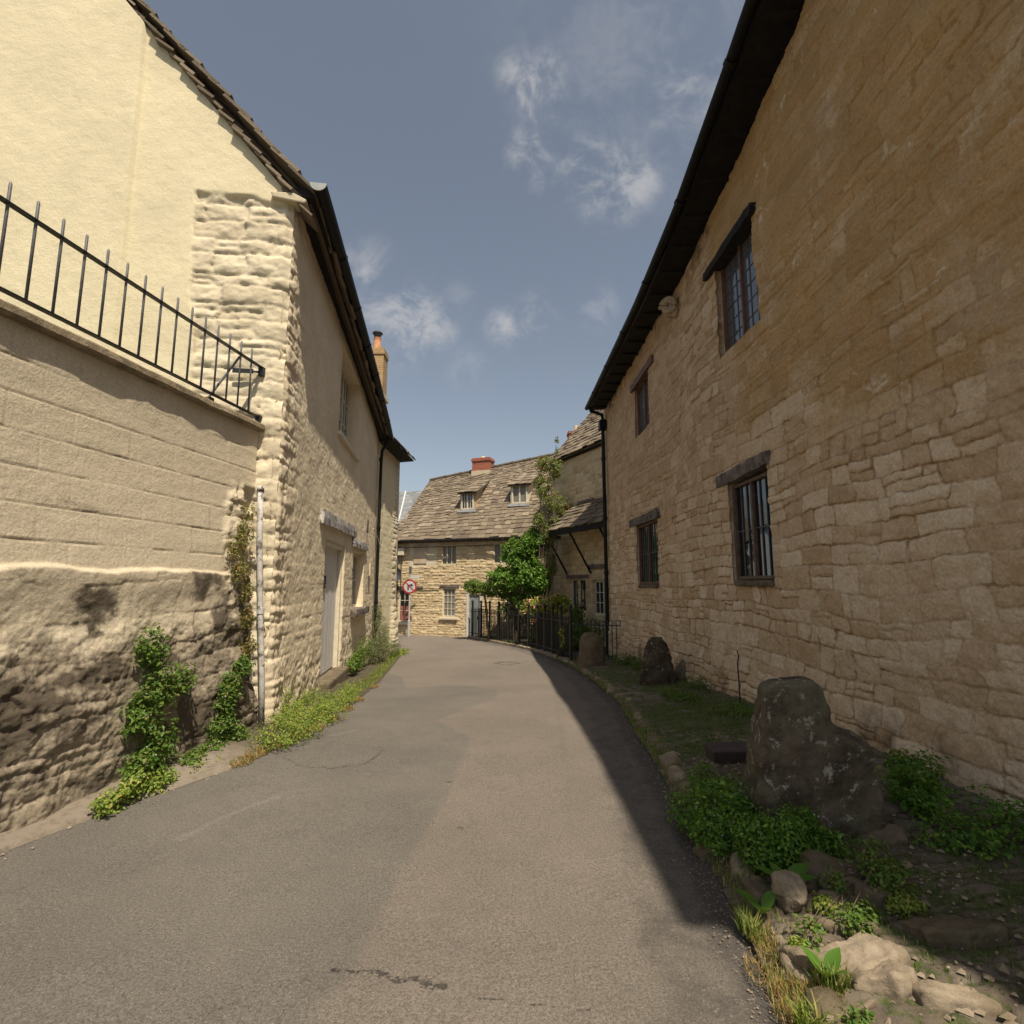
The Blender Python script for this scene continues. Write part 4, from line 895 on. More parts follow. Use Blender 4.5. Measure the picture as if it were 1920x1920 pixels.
for (pl, pr2, pt, rpt) in (((865, 957), (888, 957), 925, 892), ((960, 946), (989, 946), 911, 880)):
    A, B = on_roof(*pl), on_roof(*pr2); hgt = (pl[1]-pt)/1000*24.4*1.02
    B[2] = A[2]; wd = np.linalg.norm(B-A); wd_s = (A-np.array([*WH.O, 0]))[:2].dot(WH.D); wd_o = (A-np.array([*WH.O, 0]))[:2].dot(WH.N)
    WD = Wall(WH.P(wd_s, 0, wd_o)[:2], WH.D, WH.N); wd = max(.5, wd*.97)
    dm = MB(); sl = 3.38/3.66
    run = hgt/(sl-.52)
    for sgn, s in ((0, -.06), (1, wd)):
        dm.prism([WD.P(s, A[2]-.05, 0), WD.P(s, A[2]+hgt, 0), WD.P(s, A[2]+hgt+.52*run, -run), WD.P(s, A[2]+.2*0-.05+sl*.0, -.02)], WD.d3(.06))
    dor = dm.build('dormer', M_RUBBLE if pl[0] < 900 else M_CREAMPAINT, fc)
    roof('dormer_roof', WD.P(-.16, A[2]+hgt-.03, .18), WD.P(wd+.20, A[2]+hgt-.03, .18), WD.P(-.16, A[2]+hgt+.52*(run+.15), -run-.1), WD.P(wd+.20, A[2]+hgt+.52*(run+.15), -run-.1), M_SLATE, dor, n=7, tw=.26, th=.035, seed=int(pl[0]))
    fr = window(WD, dor, 0, wd, A[2]+.02, A[2]+hgt-.02, .02, M_CREAMPAINT, M_GLASS_NET if pl[0] > 900 else M_GLASS, 2 if pl[0] < 900 else 1, 2 if pl[0] < 900 else 1, 2, .065, .02)
    m = MB(); m.prism([WD.P(-.12, A[2]+.0, .03), WD.P(wd+.12, A[2]+.0, .03), WD.P(wd+.14, A[2]-.13, .21), WD.P(-.14, A[2]-.13, .21)], nr*.02); m.build('lead_apron', simple('lead_flashing', (.17, .18, .20), .6, 0, .2, 10, .002), dor)
cc = np.array(on_roof(901, 893)); 
cc = RL+(RR-RL)*.375; m = MB(); dz_ = cc[2]
def hbox(m, c, w, d, z0, z1): m.box(np.array([c[0], c[1], z0])-WH.d3(w/2)-WH.n3(d/2), WH.d3(w), WH.n3(d), Z3*(z1-z0))
hbox(m, cc, .92, .6, dz_-.1, dz_+.38); hbox(m, cc, 1.0, .68, dz_+.38, dz_+.48); hbox(m, cc, .94, .62, dz_+.48, dz_+.54)
chf = m.build('chimney', M_REDBRICK, fc); m = MB(); hbox(m, cc, .98, .66, dz_-.5, dz_-.1); m.build('chimney_base', M_PLASTER2, fc)
m = MB(); m.tube([cc+Z3*.54, cc+Z3*.66], [.14, .09], 10); m.build('chimney_pot', M_BUFFPOT, chf)

# ================================================================== grey slated house behind
gh = thing('grey_slated_house', (-8.2, 33.5, -.7), 'pale house with blue-grey slate roof peeping out behind the far cottage at left', 'house')
WQ = Wall((-12.0, 33.8), (1, -.10), (-.10, -1))
m = MB(); m.box(WQ.P(0, -.8, -7), WQ.d3(7.0), Z3*6.1, WQ.n3(7)); m.build('walls', simple('pale_blue_render', (.55, .60, .66), .8), gh)
roof('roof', WQ.P(-.2, 5.2, .2), WQ.P(7.2, 5.3, .2), WQ.P(-.2, 7.7, -3.3), WQ.P(7.2, 8.1, -3.3), M_GREYSLATE, gh, n=20, tw=.35, th=.015, seed=51, gap=.006, jit=.01)
m = MB(); m.prism([WQ.P(-.2, 7.7, -3.3), WQ.P(7.2, 8.1, -3.3), WQ.P(7.2, 5.2, -7), WQ.P(-.2, 5.2, -7)], (0, 0, -.1)); m.build('rear_slope', M_GREYSLATE, gh)
m = MB(); c = WQ.P(6.6, 7.7, -3.3); m.box(c-WQ.d3(.55), WQ.d3(1.0), WQ.n3(.5), Z3*.65); cq = m.build('chimney', M_YELBRICK, gh)
for k in range(4): m = MB(); q = c+WQ.d3(-.42+k*.25)+WQ.n3(.25)+Z3*.65; m.tube([q, q+Z3*.38], [.10, .08], 10); m.build('chimney_pot', M_BUFFPOT, cq)
m = MB(); m.tube([WQ.P(4.9, 5.3, .1), WQ.P(4.3, 7.95, -3.2)], .05, 6); m.build('hip_flashing', M_WHITE, gh)

# ================================================================== rose cottage behind the garden
rc = thing('rose_cottage', (2.6, 19.3, -.55), 'stone cottage behind the railed garden, with steep slate roof and slated porch on struts', 'house')
def hf_rose(S, Z):
    pr, mo, ti, li, tl = rubble(S, Z, 101, rh=(.10, .2), sw=(.18, .45), warp=.06, wz=.05, edge=.03)
    up = sstep(3.9, 4.3, Z)
    return .022*pr+.015*(li-.5)+.01*fbm(S*3, Z*3, 102, 3), {'tint': ti, 'mort': mo*(.8-.5*up), 'aux': .42*up, 'dirt': .03+.15*sstep(0, -.5, Z)}
M_H = [(1.22, 2.25, .55, 1.72, .15), (2.7, 3.75, .5, 1.66, .15)]
wallgrid('wall', WM, 0, 5.2, -.8, 6.42, hf_rose, M_RUBBLE, rc, M_H, k=.0014, zk=.03)
m = MB(); a = WM.P(0, -.8); b3 = WM.n3(-1); m.prism([a, a+b3*5.2, a+b3*5.2+Z3*7.1, a+b3*2.6+Z3*9.9, a+Z3*7.1], WM.d3(.25)); m.build('side_gable', M_RUBBLE, rc)
m = MB(); m.box(WM.P(5.0, -.8, 0), WM.d3(.2), Z3*7.1, WM.n3(-5.2)); m.box(WM.P(.25, -.8, -5.2), WM.d3(4.75), Z3*7.1, WM.n3(.3)); m.build('rear_walls', M_RUBBLE, rc)
roof('roof', WM.P(-.12, 6.34, .22), WM.P(5.3, 6.34, .22), WM.P(-.12, 9.5, -2.6), WM.P(5.3, 9.5, -2.6), M_SLATE, rc, n=20, tw=.34, th=.04, seed=61, jit=.05)
m = MB(); m.prism([WM.P(-.12, 9.5, -2.6), WM.P(5.3, 9.5, -2.6), WM.P(5.3, 6.3, -5.4), WM.P(-.12, 6.3, -5.4)], (0, 0, -.1)); m.build('rear_slope', M_SLATE, rc)
m = MB(); m.sweep([WM.P(s, 6.30, .05) for s in (5.2, -.08)], [(-.05, -.06), (.20, -.06), (.20, .02), (-.05, .02)]); m.build('eaves_board', M_DARKWOOD, rc)
c = np.array([3.05, 25.2, 0]); m = MB(); cbox(m, 3.02, 25.2, .56, .6, 7.2, 8.72); cbox(m, 3.02, 25.2, .64, .68, 8.72, 8.84); q = m.build('chimney', M_REDBRICK, rc)
m = MB(); m.tube([(3.12, 25.2, 8.84), (3.12, 25.2, 9.2)], [.11, .09], 10); m.build('chimney_pot', M_BUFFPOT, q)
# porch roof on struts
PE0, PE1 = WM.P(.35, 3.45, .95), WM.P(5.0, 3.45, .95); PR0, PR1 = WM.P(2.0, 4.45, .03), WM.P(5.0, 4.45, .03)
por = roof('porch_roof', PE0, PE1, PR0, PR1, M_SLATE, rc, n=7, tw=.34, th=.045, seed=71, jit=.06)
m = MB(); m.sweep([WM.P(5.0, 3.36, .9), WM.P(.35, 3.36, .9)], [(-.06, -.09), (.06, -.09), (.06, .06), (-.06, .06)]); m.box(WM.P(.45, 3.26, 0), WM.d3(.1), Z3*.12, WM.n3(.85)); m.build('beam', M_DARKWOOD, por)
for s in (1.0, 2.6, 4.4):
    m = MB(); m.tube([WM.P(s, 3.3, .85), WM.P(s+.05, 1.9, .04)], .035, 6); m.build('strut', M_DARKWOOD, por)
window(WM, rc, 1.22, 2.25, .55, 1.72, .12, M_CREAMPAINT, M_GLASS, 2, 2, 2, .05, .018, M_GREYWOOD)
window(WM, rc, 2.7, 3.75, .5, 1.66, .12, M_CREAMPAINT, M_GLASS, 2, 3, 2, .06, .025, M_WHITE)
roughbeam('window_lintel', WM, 1.0, 2.45, 1.74, 1.86, -.1, .05, M_GREYWOOD, rc, 21)
roughbeam('window_lintel', WM, 2.5, 4.2, 2.05, 2.2, -.1, .06, M_GREYWOOD, rc, 22)
roughbeam('stone_band', WM, 1.9, 2.9, 4.42, 4.52, -.05, .06, M_GREYWOOD, rc, 23)
# terrace link wall closing the gap to the far cottage
#@@OBJECTS
# ================================================================== rocks
def rock(name, pts, mat, loc, seed=0, vox=.03, amp=.03, freq=4.0, smooth=6, parent=None):
    """convex hull of points -> remeshed, smoothed and roughened stone; pts in world coordinates"""
    bm = bmesh.new()
    for p in pts: bm.verts.new(p)
    r = bmesh.ops.convex_hull(bm, input=bm.verts)
    bmesh.ops.delete(bm, geom=[v for v in bm.verts if not v.link_faces], context='VERTS')
    bmesh.ops.recalc_face_normals(bm, faces=bm.faces)
    me = bpy.data.meshes.new(name); bm.to_mesh(me); bm.free()
    return finish_rock(name, [me], mat, loc, seed, vox, amp, freq, smooth)
def finish_rock(name, mes, mat, loc, seed, vox, amp, freq, smooth):
    bm = bmesh.new()
    for me in mes: bm.from_mesh(me)
    m0 = bpy.data.meshes.new(name); bm.to_mesh(m0); bm.free()
    o = bpy.data.objects.new(name+'_tmp', m0); COL.objects.link(o)
    rm = o.modifiers.new('r', 'REMESH'); rm.mode = 'VOXEL'; rm.voxel_size = vox; rm.use_smooth_shade = True
    if smooth: sm = o.modifiers.new('s', 'SMOOTH'); sm.iterations = smooth; sm.factor = .5
    dg = bpy.context.evaluated_depsgraph_get(); dg.update()
    me2 = bpy.data.meshes.new_from_object(o.evaluated_get(dg)); bpy.data.objects.remove(o)
    me2.name = name
    n = len(me2.vertices); nm = [v.normal.copy() for v in me2.vertices]
    for v, nn_ in zip(me2.vertices, nm):
        p = v.co*freq+Vector((seed*3.1, seed*1.7, 0))
        d = mnoise.fractal(p, .9, 2.1, 5)*amp+(abs(mnoise.noise(p*.6))-.3)*amp*.8
        v.co += nn_*d
    me2.polygons.foreach_set('use_smooth', [True]*len(me2.polygons)); me2.update()
    return link(name, me2, mat, None, loc)
def hull_me(pts):
    bm = bmesh.new()
    for p in pts: bm.verts.new(p)
    bmesh.ops.convex_hull(bm, input=bm.verts); bmesh.ops.delete(bm, geom=[v for v in bm.verts if not v.link_faces], context='VERTS')
    bmesh.ops.recalc_face_normals(bm, faces=bm.faces); me = bpy.data.meshes.new('h'); bm.to_mesh(me); bm.free(); return me
def at(px, py, y):
    d = ray(px, py); k = y/d.y; return np.array([d.x*k, y, EYE+d.z*k])
# large mounting stone: front profile at its own distance, pushed back in depth
yf = 3.15
prof_tall = [(1450, 1560), (1610, 1575), (1582, 1440), (1558, 1335), (1546, 1294), (1530, 1284), (1460, 1287), (1438, 1300), (1428, 1345), (1425, 1480)]
prof_low = [(1445, 1600), (1655, 1600), (1654, 1450), (1640, 1412), (1600, 1392), (1545, 1378), (1450, 1430)]
def push(pr, y0, dx, dy, inset=.02):
    A = [at(px, py, y0) for px, py in pr]; c = sum(A)/len(A); B = [p+np.array([dx, dy, 0]) for p in A]
    B = [q+(c+np.array([dx, dy, 0])-q)*np.array([.05, 0, .05]) for q in B]; return A+B
back = np.array([-.085, .40])
T = push(prof_tall, yf, .13, .40); L_ = push(prof_low, yf, .17, .38)
T += [at(1390, 1480, yf+.36), at(1392, 1520, yf+.32), at(1434, 1308, yf+.38), at(1404, 1420, yf+.36)]
ms = finish_rock('mounting_stone', [hull_me([tuple(p) for p in T]), hull_me([tuple(p) for p in L_])], M_ROCKBIG, (1.85, 3.35, .1), 3, .012, .018, 8, 1)
tag(ms, 'large dark lichen-spotted stepped mounting stone standing against the right house wall', 'mounting stone')
# cone stone and small rounded stone
def lathe_pts(c, w, h, top=.45, sq=.8, n=10, sx=0.0):
    P_ = []
    for k, (f, z) in enumerate(((1.0, -.1), (1.0, .05), (.93, .25), (.75, .6), (top+.08, .88), (top*.6, 1.0))):
        for i in range(n): t = 2*math.pi*i/n; P_.append((c[0]+w/2*f*math.cos(t)+sx*z, c[1]+w/2*sq*f*math.sin(t), c[2]+z*h))
    return P_
b = gp(1242, 1292, .06); b = np.array([b[0], b[1]+.25, float(vh(b[0], b[1]))])
o = rock('guard_stone', lathe_pts(b, .62, .72, .45, .8), M_ROCKDK, tuple(b), 5, .02, .03, 6, 2); tag(o, 'dark conical guard stone speckled with white lichen, midway along the right house wall', 'guard stone')
b = gp(1111, 1250, .05); b = np.array([b[0]+.0, b[1]+.2, float(g(b[1]))+.02])
o = rock('guard_stone', lathe_pts(b, .72, .80, .62, .8), M_ROCKMID, tuple(b), 9, .03, .03, 3.5, 6); tag(o, 'brown rounded guard stone in front of the garden railings by the downpipe', 'guard stone')
# boundary stone behind the conical one, plinth stones
for k, (px, py, w, h, lab) in enumerate(((1225, 1262, .22, .45, 'pale low stone wedged behind the dark conical guard stone'), (1318, 1285, .75, .32, 'grey sloping plinth stone at the house foot right of the conical guard stone'))):
    b = gp(px, py, .1); b = np.array([b[0], b[1]+(.9 if k == 0 else .35), float(vh(b[0], b[1]))])
    tag(rock('plinth_stone', lathe_pts(b, w, h, .5, .8), M_ROCKPALE if k == 0 else M_ROCKMID, tuple(b), 12+k, .025, .03, 4, 5), lab, 'stone')
# dark slab
m = MB(); a = gp(1338, 1425, .12); z = float(vh(a[0], a[1])); m.box((a[0], a[1], z-.05), (.34, .02, .0), (.02, .26, 0), (0, -.01, .15))
o = m.build('stone_slab', simple('dark_slab', (.045, .032, .03), .7, 0, .2, 10, .003), None, (a[0], a[1], z), bevel=.012); tag(o, 'flat dark brown slab lying on the verge just left of the mounting stone', 'slab')
# kerb stones along the road edge, one mesh each
ONES = 'first second third fourth fifth sixth seventh eighth ninth tenth eleventh twelfth thirteenth fourteenth fifteenth sixteenth seventeenth eighteenth nineteenth'.split()
def ordinal(n):
    if n < 20: return ONES[n-1]
    t = {2: 'twent', 3: 'thirt', 4: 'fort', 5: 'fift'}[n//10]; return t+'ieth' if n % 10 == 0 else t+'y-'+ONES[n % 10-1]
kr = random.Random(12); y = 1.75; kn = 0
while y < 15.2:
    L = kr.uniform(.16, .34)*(1.0 if y < 6 else 1.25); x = float(rx(y))+.10+kr.uniform(-.02, .03); w = kr.uniform(.14, .24)
    z = float(g(y)); sl_ = (float(rx(y+.3))-float(rx(y-.3)))/.6; pts = []
    for i in range(9):
        t = 2*math.pi*i/9; ca, sa = math.cos(t)*w/2*kr.uniform(.8, 1.1), math.sin(t)*L/2*kr.uniform(.85, 1.1)
        for zz, f in ((-.06, 1), (.04, 1.0), (.075, .85)): pts.append((x+ca*f+sa*f*sl_, y+sa*f, z+zz*kr.uniform(.9, 1.15)))
    if kr.random() < .94:
        o = rock('kerb_stone', pts, kr.choice([M_ROCKPALE, M_ROCKMID, M_ROCKMID, M_ROCKPALE]), (x, y, z), kn, .016 if y < 6 else .03, .02, 8, 1)
        tag(o, 'worn kerb stone between road and right verge, '+ordinal(kn+1)+' from the near end of the line', 'kerb stone', 'kerb stones along the right verge'); kn += 1
    y += L+.015
# flat paving stones at lower right
flats = [(1605, 1805, 150, 70, M_ROCKPALE, 'broad pale sunlit slab at the lower right corner of the verge', .10), (1660, 1850, 110, 70, M_ROCKPALE, 'buff sunlit boulder behind the broad pale slab at the verge corner', .12),
         (1512, 1785, 85, 70, M_ROCKPALE, 'flat sunlit paving stone by the road edge where the shadow ends', .05), (1440, 1672, 70, 60, M_ROCKMID, 'flat grey paving stone near the road below the green plants', .05),
         (1555, 1635, 120, 34, M_ROCKMID, 'long brown paving stone nearest below the mounting stone', .08), (1500, 1605, 120, 24, M_ROCKMID, 'narrow brown stone edging the plants below the mounting stone', .07),
         (1650, 1590, 80, 24, M_ROCKMID, 'low brown stone right of the mounting stone foot', .07), (1330, 1572, 60, 36, M_ROCKMID, 'rounded brown stone at the kerb beside the green plants', .08),
         (1585, 1740, 110, 40, M_ROCKMID, 'brown slab in shadow above the broad sunlit slab', .07), (1650, 1690, 90, 32, M_ROCKMID, 'brown slab at the right beside the leafy weeds', .07),
         (1600, 1675, 110, 26, M_ROCKMID, 'thin brown paving stone on edge in the shaded paving', .06), (1560, 1705, 100, 26, M_ROCKMID, 'thin dark stone on edge behind the loose pale stone', .06),
         (1505, 1745, 70, 30, M_ROCKMID, 'small flat stone between road and sunlit slab', .05), (1570, 1890, 120, 40, M_ROCKPALE, 'sunlit flat stone at the bottom edge among straw grass', .04),
         (1790, 1760, 160, 60, M_ROCKMID, 'large flat stone beyond the sunlit slabs near the house', .08), (1800, 1880, 170, 60, M_ROCKPALE, 'sunlit flat stone far at the right by the house foot', .06)]
for k, (px, py, wp, hp, mt, lab, hh) in enumerate(flats):
    c = gp(px, py, .08); sc_ = c[1]/1000*1.05; w = wp*sc_; dpt = abs(gp(px, py-hp/2, .08)[1]-gp(px, py+hp/2, .08)[1]); z = float(vh(c[0], c[1]))
    pts = []
    for i in range(7):
        t = 2*math.pi*(i+kr.uniform(-.3, .3))/7; q = kr.uniform(.7, 1.02)
        for zz, f in ((-.08, 1), (hh*.15, 1.0), (hh*.38, .86)): pts.append((c[0]+math.cos(t)*w*.62*f*q, c[1]+math.sin(t)*dpt*.60*f*q, z+zz*kr.uniform(.7, 1.25)+.03*math.cos(t+k)))
    tag(rock('paving_stone', pts, mt, (c[0], c[1], z), 40+k, .010, .016, 11, 0), lab, 'paving stone')
c = gp(1482, 1690, .1); z = float(vh(c[0], c[1])); pts = [(c[0]+math.cos(t)*.075*q, c[1]+math.sin(t)*.07*q, z+zz) for t in np.arange(0, 6.28, .8) for zz, q in ((.0, .6), (.06, 1.05), (.12, .8), (.14, .45))]
tag(rock('loose_stone', pts, M_ROCKPALE, (c[0], c[1], z), 77, .007, .018, 14, 0), 'loose pale angular stone lying among big dock leaves on the right verge', 'stone')

# ================================================================== foliage
def leaves(name, P, N_, size, mat, parent=None, loc=None, seed=0, asp=.6, fold=.25, attrs_extra=None, bend=None):
    """one small folded leaf per point"""
    r = np.random.default_rng(seed); n = len(P); P = np.asarray(P, float); N_ = np.asarray(N_, float)
    N_ = N_/(np.linalg.norm(N_, axis=1, keepdims=True)+1e-9)
    rv = r.normal(size=(n, 3)); T_ = np.cross(N_, rv); T_ /= np.linalg.norm(T_, axis=1, keepdims=True)+1e-9; B_ = np.cross(N_, T_)
    sz = (size*r.uniform(.55, 1.35, n))[:, None]
    a = P; b = P+T_*sz*.45+B_*sz*asp*.5+N_*sz*fold*.5; c = P+T_*sz-N_*sz*.08; d = P+T_*sz*.45-B_*sz*asp*.5+N_*sz*fold*.5
    e = P+T_*sz*.5
    V = np.stack([a, b, c, d], 1).reshape(-1, 3); i = np.arange(n)[:, None]*4
    tr = np.concatenate([i+np.array([0, 1, 2]), i+np.array([0, 2, 3])])
    t1 = np.repeat(r.random(n), 4); t2 = np.repeat(r.random(n), 4)
    return link(name, mesh_np(name, V, tris=tr, attrs={'tint': t1, 'tint2': t2}), mat, parent, loc)
def blob(r, n, c, rad, hollow=.35, lump=.35, seed=0):
    u = r.normal(size=(n, 3)); u /= np.linalg.norm(u, axis=1, keepdims=True)
    k = r.random(n)**.45; k = hollow+(1-hollow)*k
    q = np.array([mnoise.noise(Vector(x)*2.3+Vector((seed, seed*2, 0))) for x in u]); k = k*(1+lump*q)
    return np.array(c)+u*k[:, None]*np.array(rad), u
def plant(name, label, cat, base, blobs, n, size, mat, seed=0, group=None, stems=True, extra=(), up=.5, asp=.6):
    t = thing(name, tuple(base), label, cat, group); r = np.random.default_rng(seed); Ps, Ns = [], []; stems = stems and name != 'creeper'
    tot = sum(b[3] if len(b) > 3 else 1 for b in blobs)
    for i, bb in enumerate(blobs):
        p, u = blob(r, int(n*(bb[3] if len(bb) > 3 else 1)/tot), bb[0], bb[1], bb[2], .45, seed+i*3)
        Ps.append(p); Ns.append(u*.6+np.array([0, 0, up])+r.normal(size=u.shape)*.45)
    P = np.concatenate(Ps); Nn = np.concatenate(Ns)
    # thin out by noise so that gaps open between clumps
    q = np.array([mnoise.noise(Vector(x)*(2.2/max(.25, size*9))) for x in P]); k = q > -.22; P = P[k]; Nn = Nn[k]
    leaves('foliage', P, Nn, size, mat, t, seed=seed, asp=asp)
    if stems:
        m = MB()
        for bb in blobs:
            for _ in range(3 if len(blobs) > 3 else 6):
                e = np.array(bb[0])+r.normal(size=3)*np.array(bb[1])*.35; b0 = np.array(base)+r.normal(size=3)*np.array([.06, .04, 0]); md = (b0+e)/2+r.normal(size=3)*.04
                m.tube([b0, md, e], [size*.22, size*.15, size*.06], 5)
        m.build('stems', M_BARK, t)
    for (mt, cnt, sz, nm) in extra:
        idx = r.choice(len(P), cnt); m = MB()
        for p in P[idx]+Nn[idx]*size*.6:
            blossom(m, p, sz, r)
            if nm == 'bloom': m.build(nm, mt, t); m = MB()
        if nm != 'bloom': tag(m.build(nm, mt, t), kind='stuff')
    return t
def blossom(m, p, s, r):
    k = 5
    for i in range(k):
        w = 2*math.pi*i/k+r.random(); a = np.array([math.cos(w), math.sin(w), .35]); b = np.array([-math.sin(w), math.cos(w), 0])
        m.add([p, p+a*s*.6+b*s*.35, p+a*s, p+a*s*.6-b*s*.35], [(0, 1, 2, 3)])
        a = np.array([math.cos(w)*.2, math.sin(w)*.9, -.35]); m.add([p, p+a*s*.6+b*s*.35, p+a*s, p+a*s*.6-b*s*.35], [(0, 1, 2, 3)])
def wpt(W, px, py, off=0.0):
    """point of a wall seen there, pushed out by off"""
    d = ray(px, py); A = np.array([[d.x, -W.D[0]], [d.y, -W.D[1]]]); O = W.O+W.N*off; k, s = np.linalg.solve(A, O); return np.array([d.x*k, d.y*k, EYE+k*d.z])
# creepers on the block wall
B_ = lambda px, py, rx_, rz_, hol=.3, off=.32, wt_=1: (wpt(WW, px, py, off), (.10, rx_, rz_), hol, wt_)
plant('creeper', 'leafy green toadflax creeper climbing the left end of the block wall base', 'creeper', wpt(WW, 285, 1470, .38),
      [B_(285, 1215, .14, .18, .2, .24), B_(300, 1290, .17, .2, .2, .26), B_(265, 1340, .12, .2, .2, .28), B_(300, 1390, .16, .2, .2, .30), B_(270, 1440, .2, .16, .2, .34), B_(340, 1275, .12, .14, .2, .26, .5)], 5200, .036, L_MID, 1, extra=((M_BLOOM_WHITE, 60, .008, 'flowers'),))
plant('creeper', 'leafy green creeper beside the white pipe on the block wall base', 'creeper', wpt(WW, 430, 1430, .34),
      [B_(430, 1290, .13, .16, .2, .27), B_(415, 1345, .16, .18, .2, .28), B_(440, 1385, .16, .15, .2, .30), B_(400, 1410, .2, .12, .2, .32), B_(455, 1250, .08, .1, .2, .26, .5), B_(360, 1430, .2, .1, .2, .34)], 5200, .033, L_MID, 2, extra=((M_BLOOM_WHITE, 60, .008, 'flowers'),))
plant('creeper', 'red-tinged creeper hanging down the broken gap beside the white pipe', 'creeper', wpt(WW, 462, 1240, .18),
      [B_(445, 1030, .10, .13, .2, .16), B_(458, 1000, .06, .15, .2, .14), B_(452, 1070, .09, .12, .2, .18), B_(460, 1110, .06, .12, .2, .2), B_(462, 1160, .05, .14, .2, .2), B_(464, 1210, .04, .12, .2, .22), B_(466, 960, .03, .1, .2, .12, .5)], 3000, .026, L_REDDISH, 3, stems=False)
plant('weed_clump', 'low bright weeds along the foot of the block wall at far left', 'weeds', wpt(WW, 330, 1480, .42),
      [B_(250, 1470, .15, .10, .1, .42), B_(300, 1465, .2, .08, .1, .44), B_(350, 1450, .2, .07, .1, .44), B_(400, 1432, .2, .07, .1, .44), B_(440, 1415, .15, .06, .1, .44), B_(215, 1500, .2, .09, .1, .46)], 4200, .030, L_BRIGHT, 4, stems=False)
def lp(px, py, h=.08): c = gp(px, py, h); return np.array([c[0], c[1], float(g(c[1]))+h])
plant('weed_clump', 'bright green weeds at the foot of the cottage corner, right of the white pipe', 'weeds', lp(560, 1360),
      [(lp(px, py, .12), (.20, .32, .13), .05, 1) for px, py in ((510, 1378), (535, 1350), (560, 1345), (590, 1335), (610, 1318), (640, 1310), (540, 1375), (575, 1360), (620, 1335), (585, 1308), (560, 1322), (655, 1292), (530, 1335))]+[(lp(535, 1320, .2), (.10, .15, .2), .1, .6), (lp(650, 1312, .05), (.1, .2, .08), .1, .4)], 13500, .024, L_BRIGHT, 5, stems=False)
plant('shrub', 'dusty olive shrub growing at the foot of the annexe by the left downpipe', 'shrub', WF.P(8.1, -.4, .25),
      [(WF.P(8.0, .0, .30), (.28, .5, .35), .1), (WF.P(8.6, .2, .25), (.22, .4, .5), .1), (WF.P(7.4, -.1, .25), (.2, .5, .3), .1), (WF.P(8.7, .7, .15), (.12, .2, .4), .1, .5), (WF.P(9.6, -.25, .5), (.2, .6, .2), .1, .6)], 6500, .05, L_OLIVE, 6, up=.3, asp=.35)
plant('shrub', 'dark green weeds against the wall below the small sill, left of the olive shrub', 'shrub', WF.P(6.2, -.2, .1),
      [(WF.P(6.6, .05, .12), (.12, .5, .3), .1), (WF.P(5.6, -.02, .12), (.12, .5, .2), .1), (WF.P(4.9, -.05, .15), (.12, .3, .15), .1)], 2600, .045, L_MID, 7)
plant('weed_clump', 'small bright weeds at the far foot of the annexe corner', 'weeds', (-3.4, 16.2, -.55), [((-3.35, 15.6, -.5), (.15, .7, .15), .1), ((-3.3, 16.6, -.52), (.18, .5, .12), .1)], 1200, .05, L_BRIGHT, 8, stems=False)
# right verge plants
def rp_(px, py, h=.1): c = gp(px, py, h+.1); return np.array([c[0], c[1], float(vh(c[0], c[1]))+h])
plant('weed_clump', 'lush green herb clump at the kerb left of the mounting stone', 'plant', rp_(1340, 1530, 0),
      [(rp_(1300, 1500, .10), (.15, .2, .12), .1), (rp_(1345, 1510, .14), (.17, .2, .15), .1), (rp_(1385, 1500, .12), (.13, .18, .15), .1), (rp_(1330, 1460, .12), (.14, .2, .12), .1), (rp_(1350, 1545, .08), (.16, .12, .09), .1)], 6500, .026, L_DEEP, 21, extra=((M_BLOOM_WHITE, 70, .006, 'flowers'),))
plant('weed_clump', 'dense green herb clump along the front foot of the mounting stone', 'plant', rp_(1450, 1590, 0),
      [(rp_(1420, 1560, .12), (.13, .12, .13), .1), (rp_(1465, 1565, .14), (.13, .10, .12), .1), (rp_(1500, 1550, .13), (.11, .09, .12), .1), (rp_(1440, 1595, .07), (.14, .10, .09), .1), (rp_(1545, 1580, .06), (.16, .1, .08), .1, .6)], 6500, .024, L_DEEP, 22, extra=((M_BLOOM_WHITE, 40, .006, 'flowers'),))
plant('weed_clump', 'shaded green plants right of the mounting stone by the wall foot', 'plant', (2.5, 3.5, .15),
      [((2.45, 3.45, .24), (.16, .25, .14), .1), ((2.65, 3.7, .3), (.15, .2, .16), .1), ((2.35, 3.0, .2), (.2, .2, .12), .1, .6), ((2.7, 3.0, .25), (.2, .3, .15), .1, .8)], 5200, .030, L_DEEP, 23)
plant('weed_clump', 'sparse green weeds between the shaded paving stones at right', 'plant', rp_(1640, 1620, 0),
      [(rp_(1640, 1610, .06), (.12, .12, .07), .1), (rp_(1560, 1650, .05), (.05, .08, .07), .1, .5), (rp_(1670, 1650, .06), (.12, .1, .07), .1), (rp_(1600, 1720, .05), (.08, .08, .06), .1, .5), (rp_(1520, 1740, .05), (.05, .08, .06), .1, .4)], 2200, .022, L_MID, 24)
plant('weed_clump', 'low mossy weeds at the house foot right of the conical guard stone', 'plant', rp_(1340, 1290, 0),
      [(rp_(1320, 1288, .06), (.35, .4, .10), .1), (rp_(1260, 1300, .05), (.2, .25, .07), .1), (rp_(1380, 1335, .06), (.3, .4, .08), .1), (rp_(1290, 1310, .05), (.25, .25, .07), .1)], 3600, .028, L_MID, 25)
plant('weed_clump', 'dark weeds between the rounded and the conical guard stones', 'plant', rp_(1180, 1245, 0), [(rp_(1175, 1240, .1), (.35, .4, .18), .1), (rp_(1205, 1250, .1), (.25, .4, .12), .1)], 1800, .045, L_MID, 26)
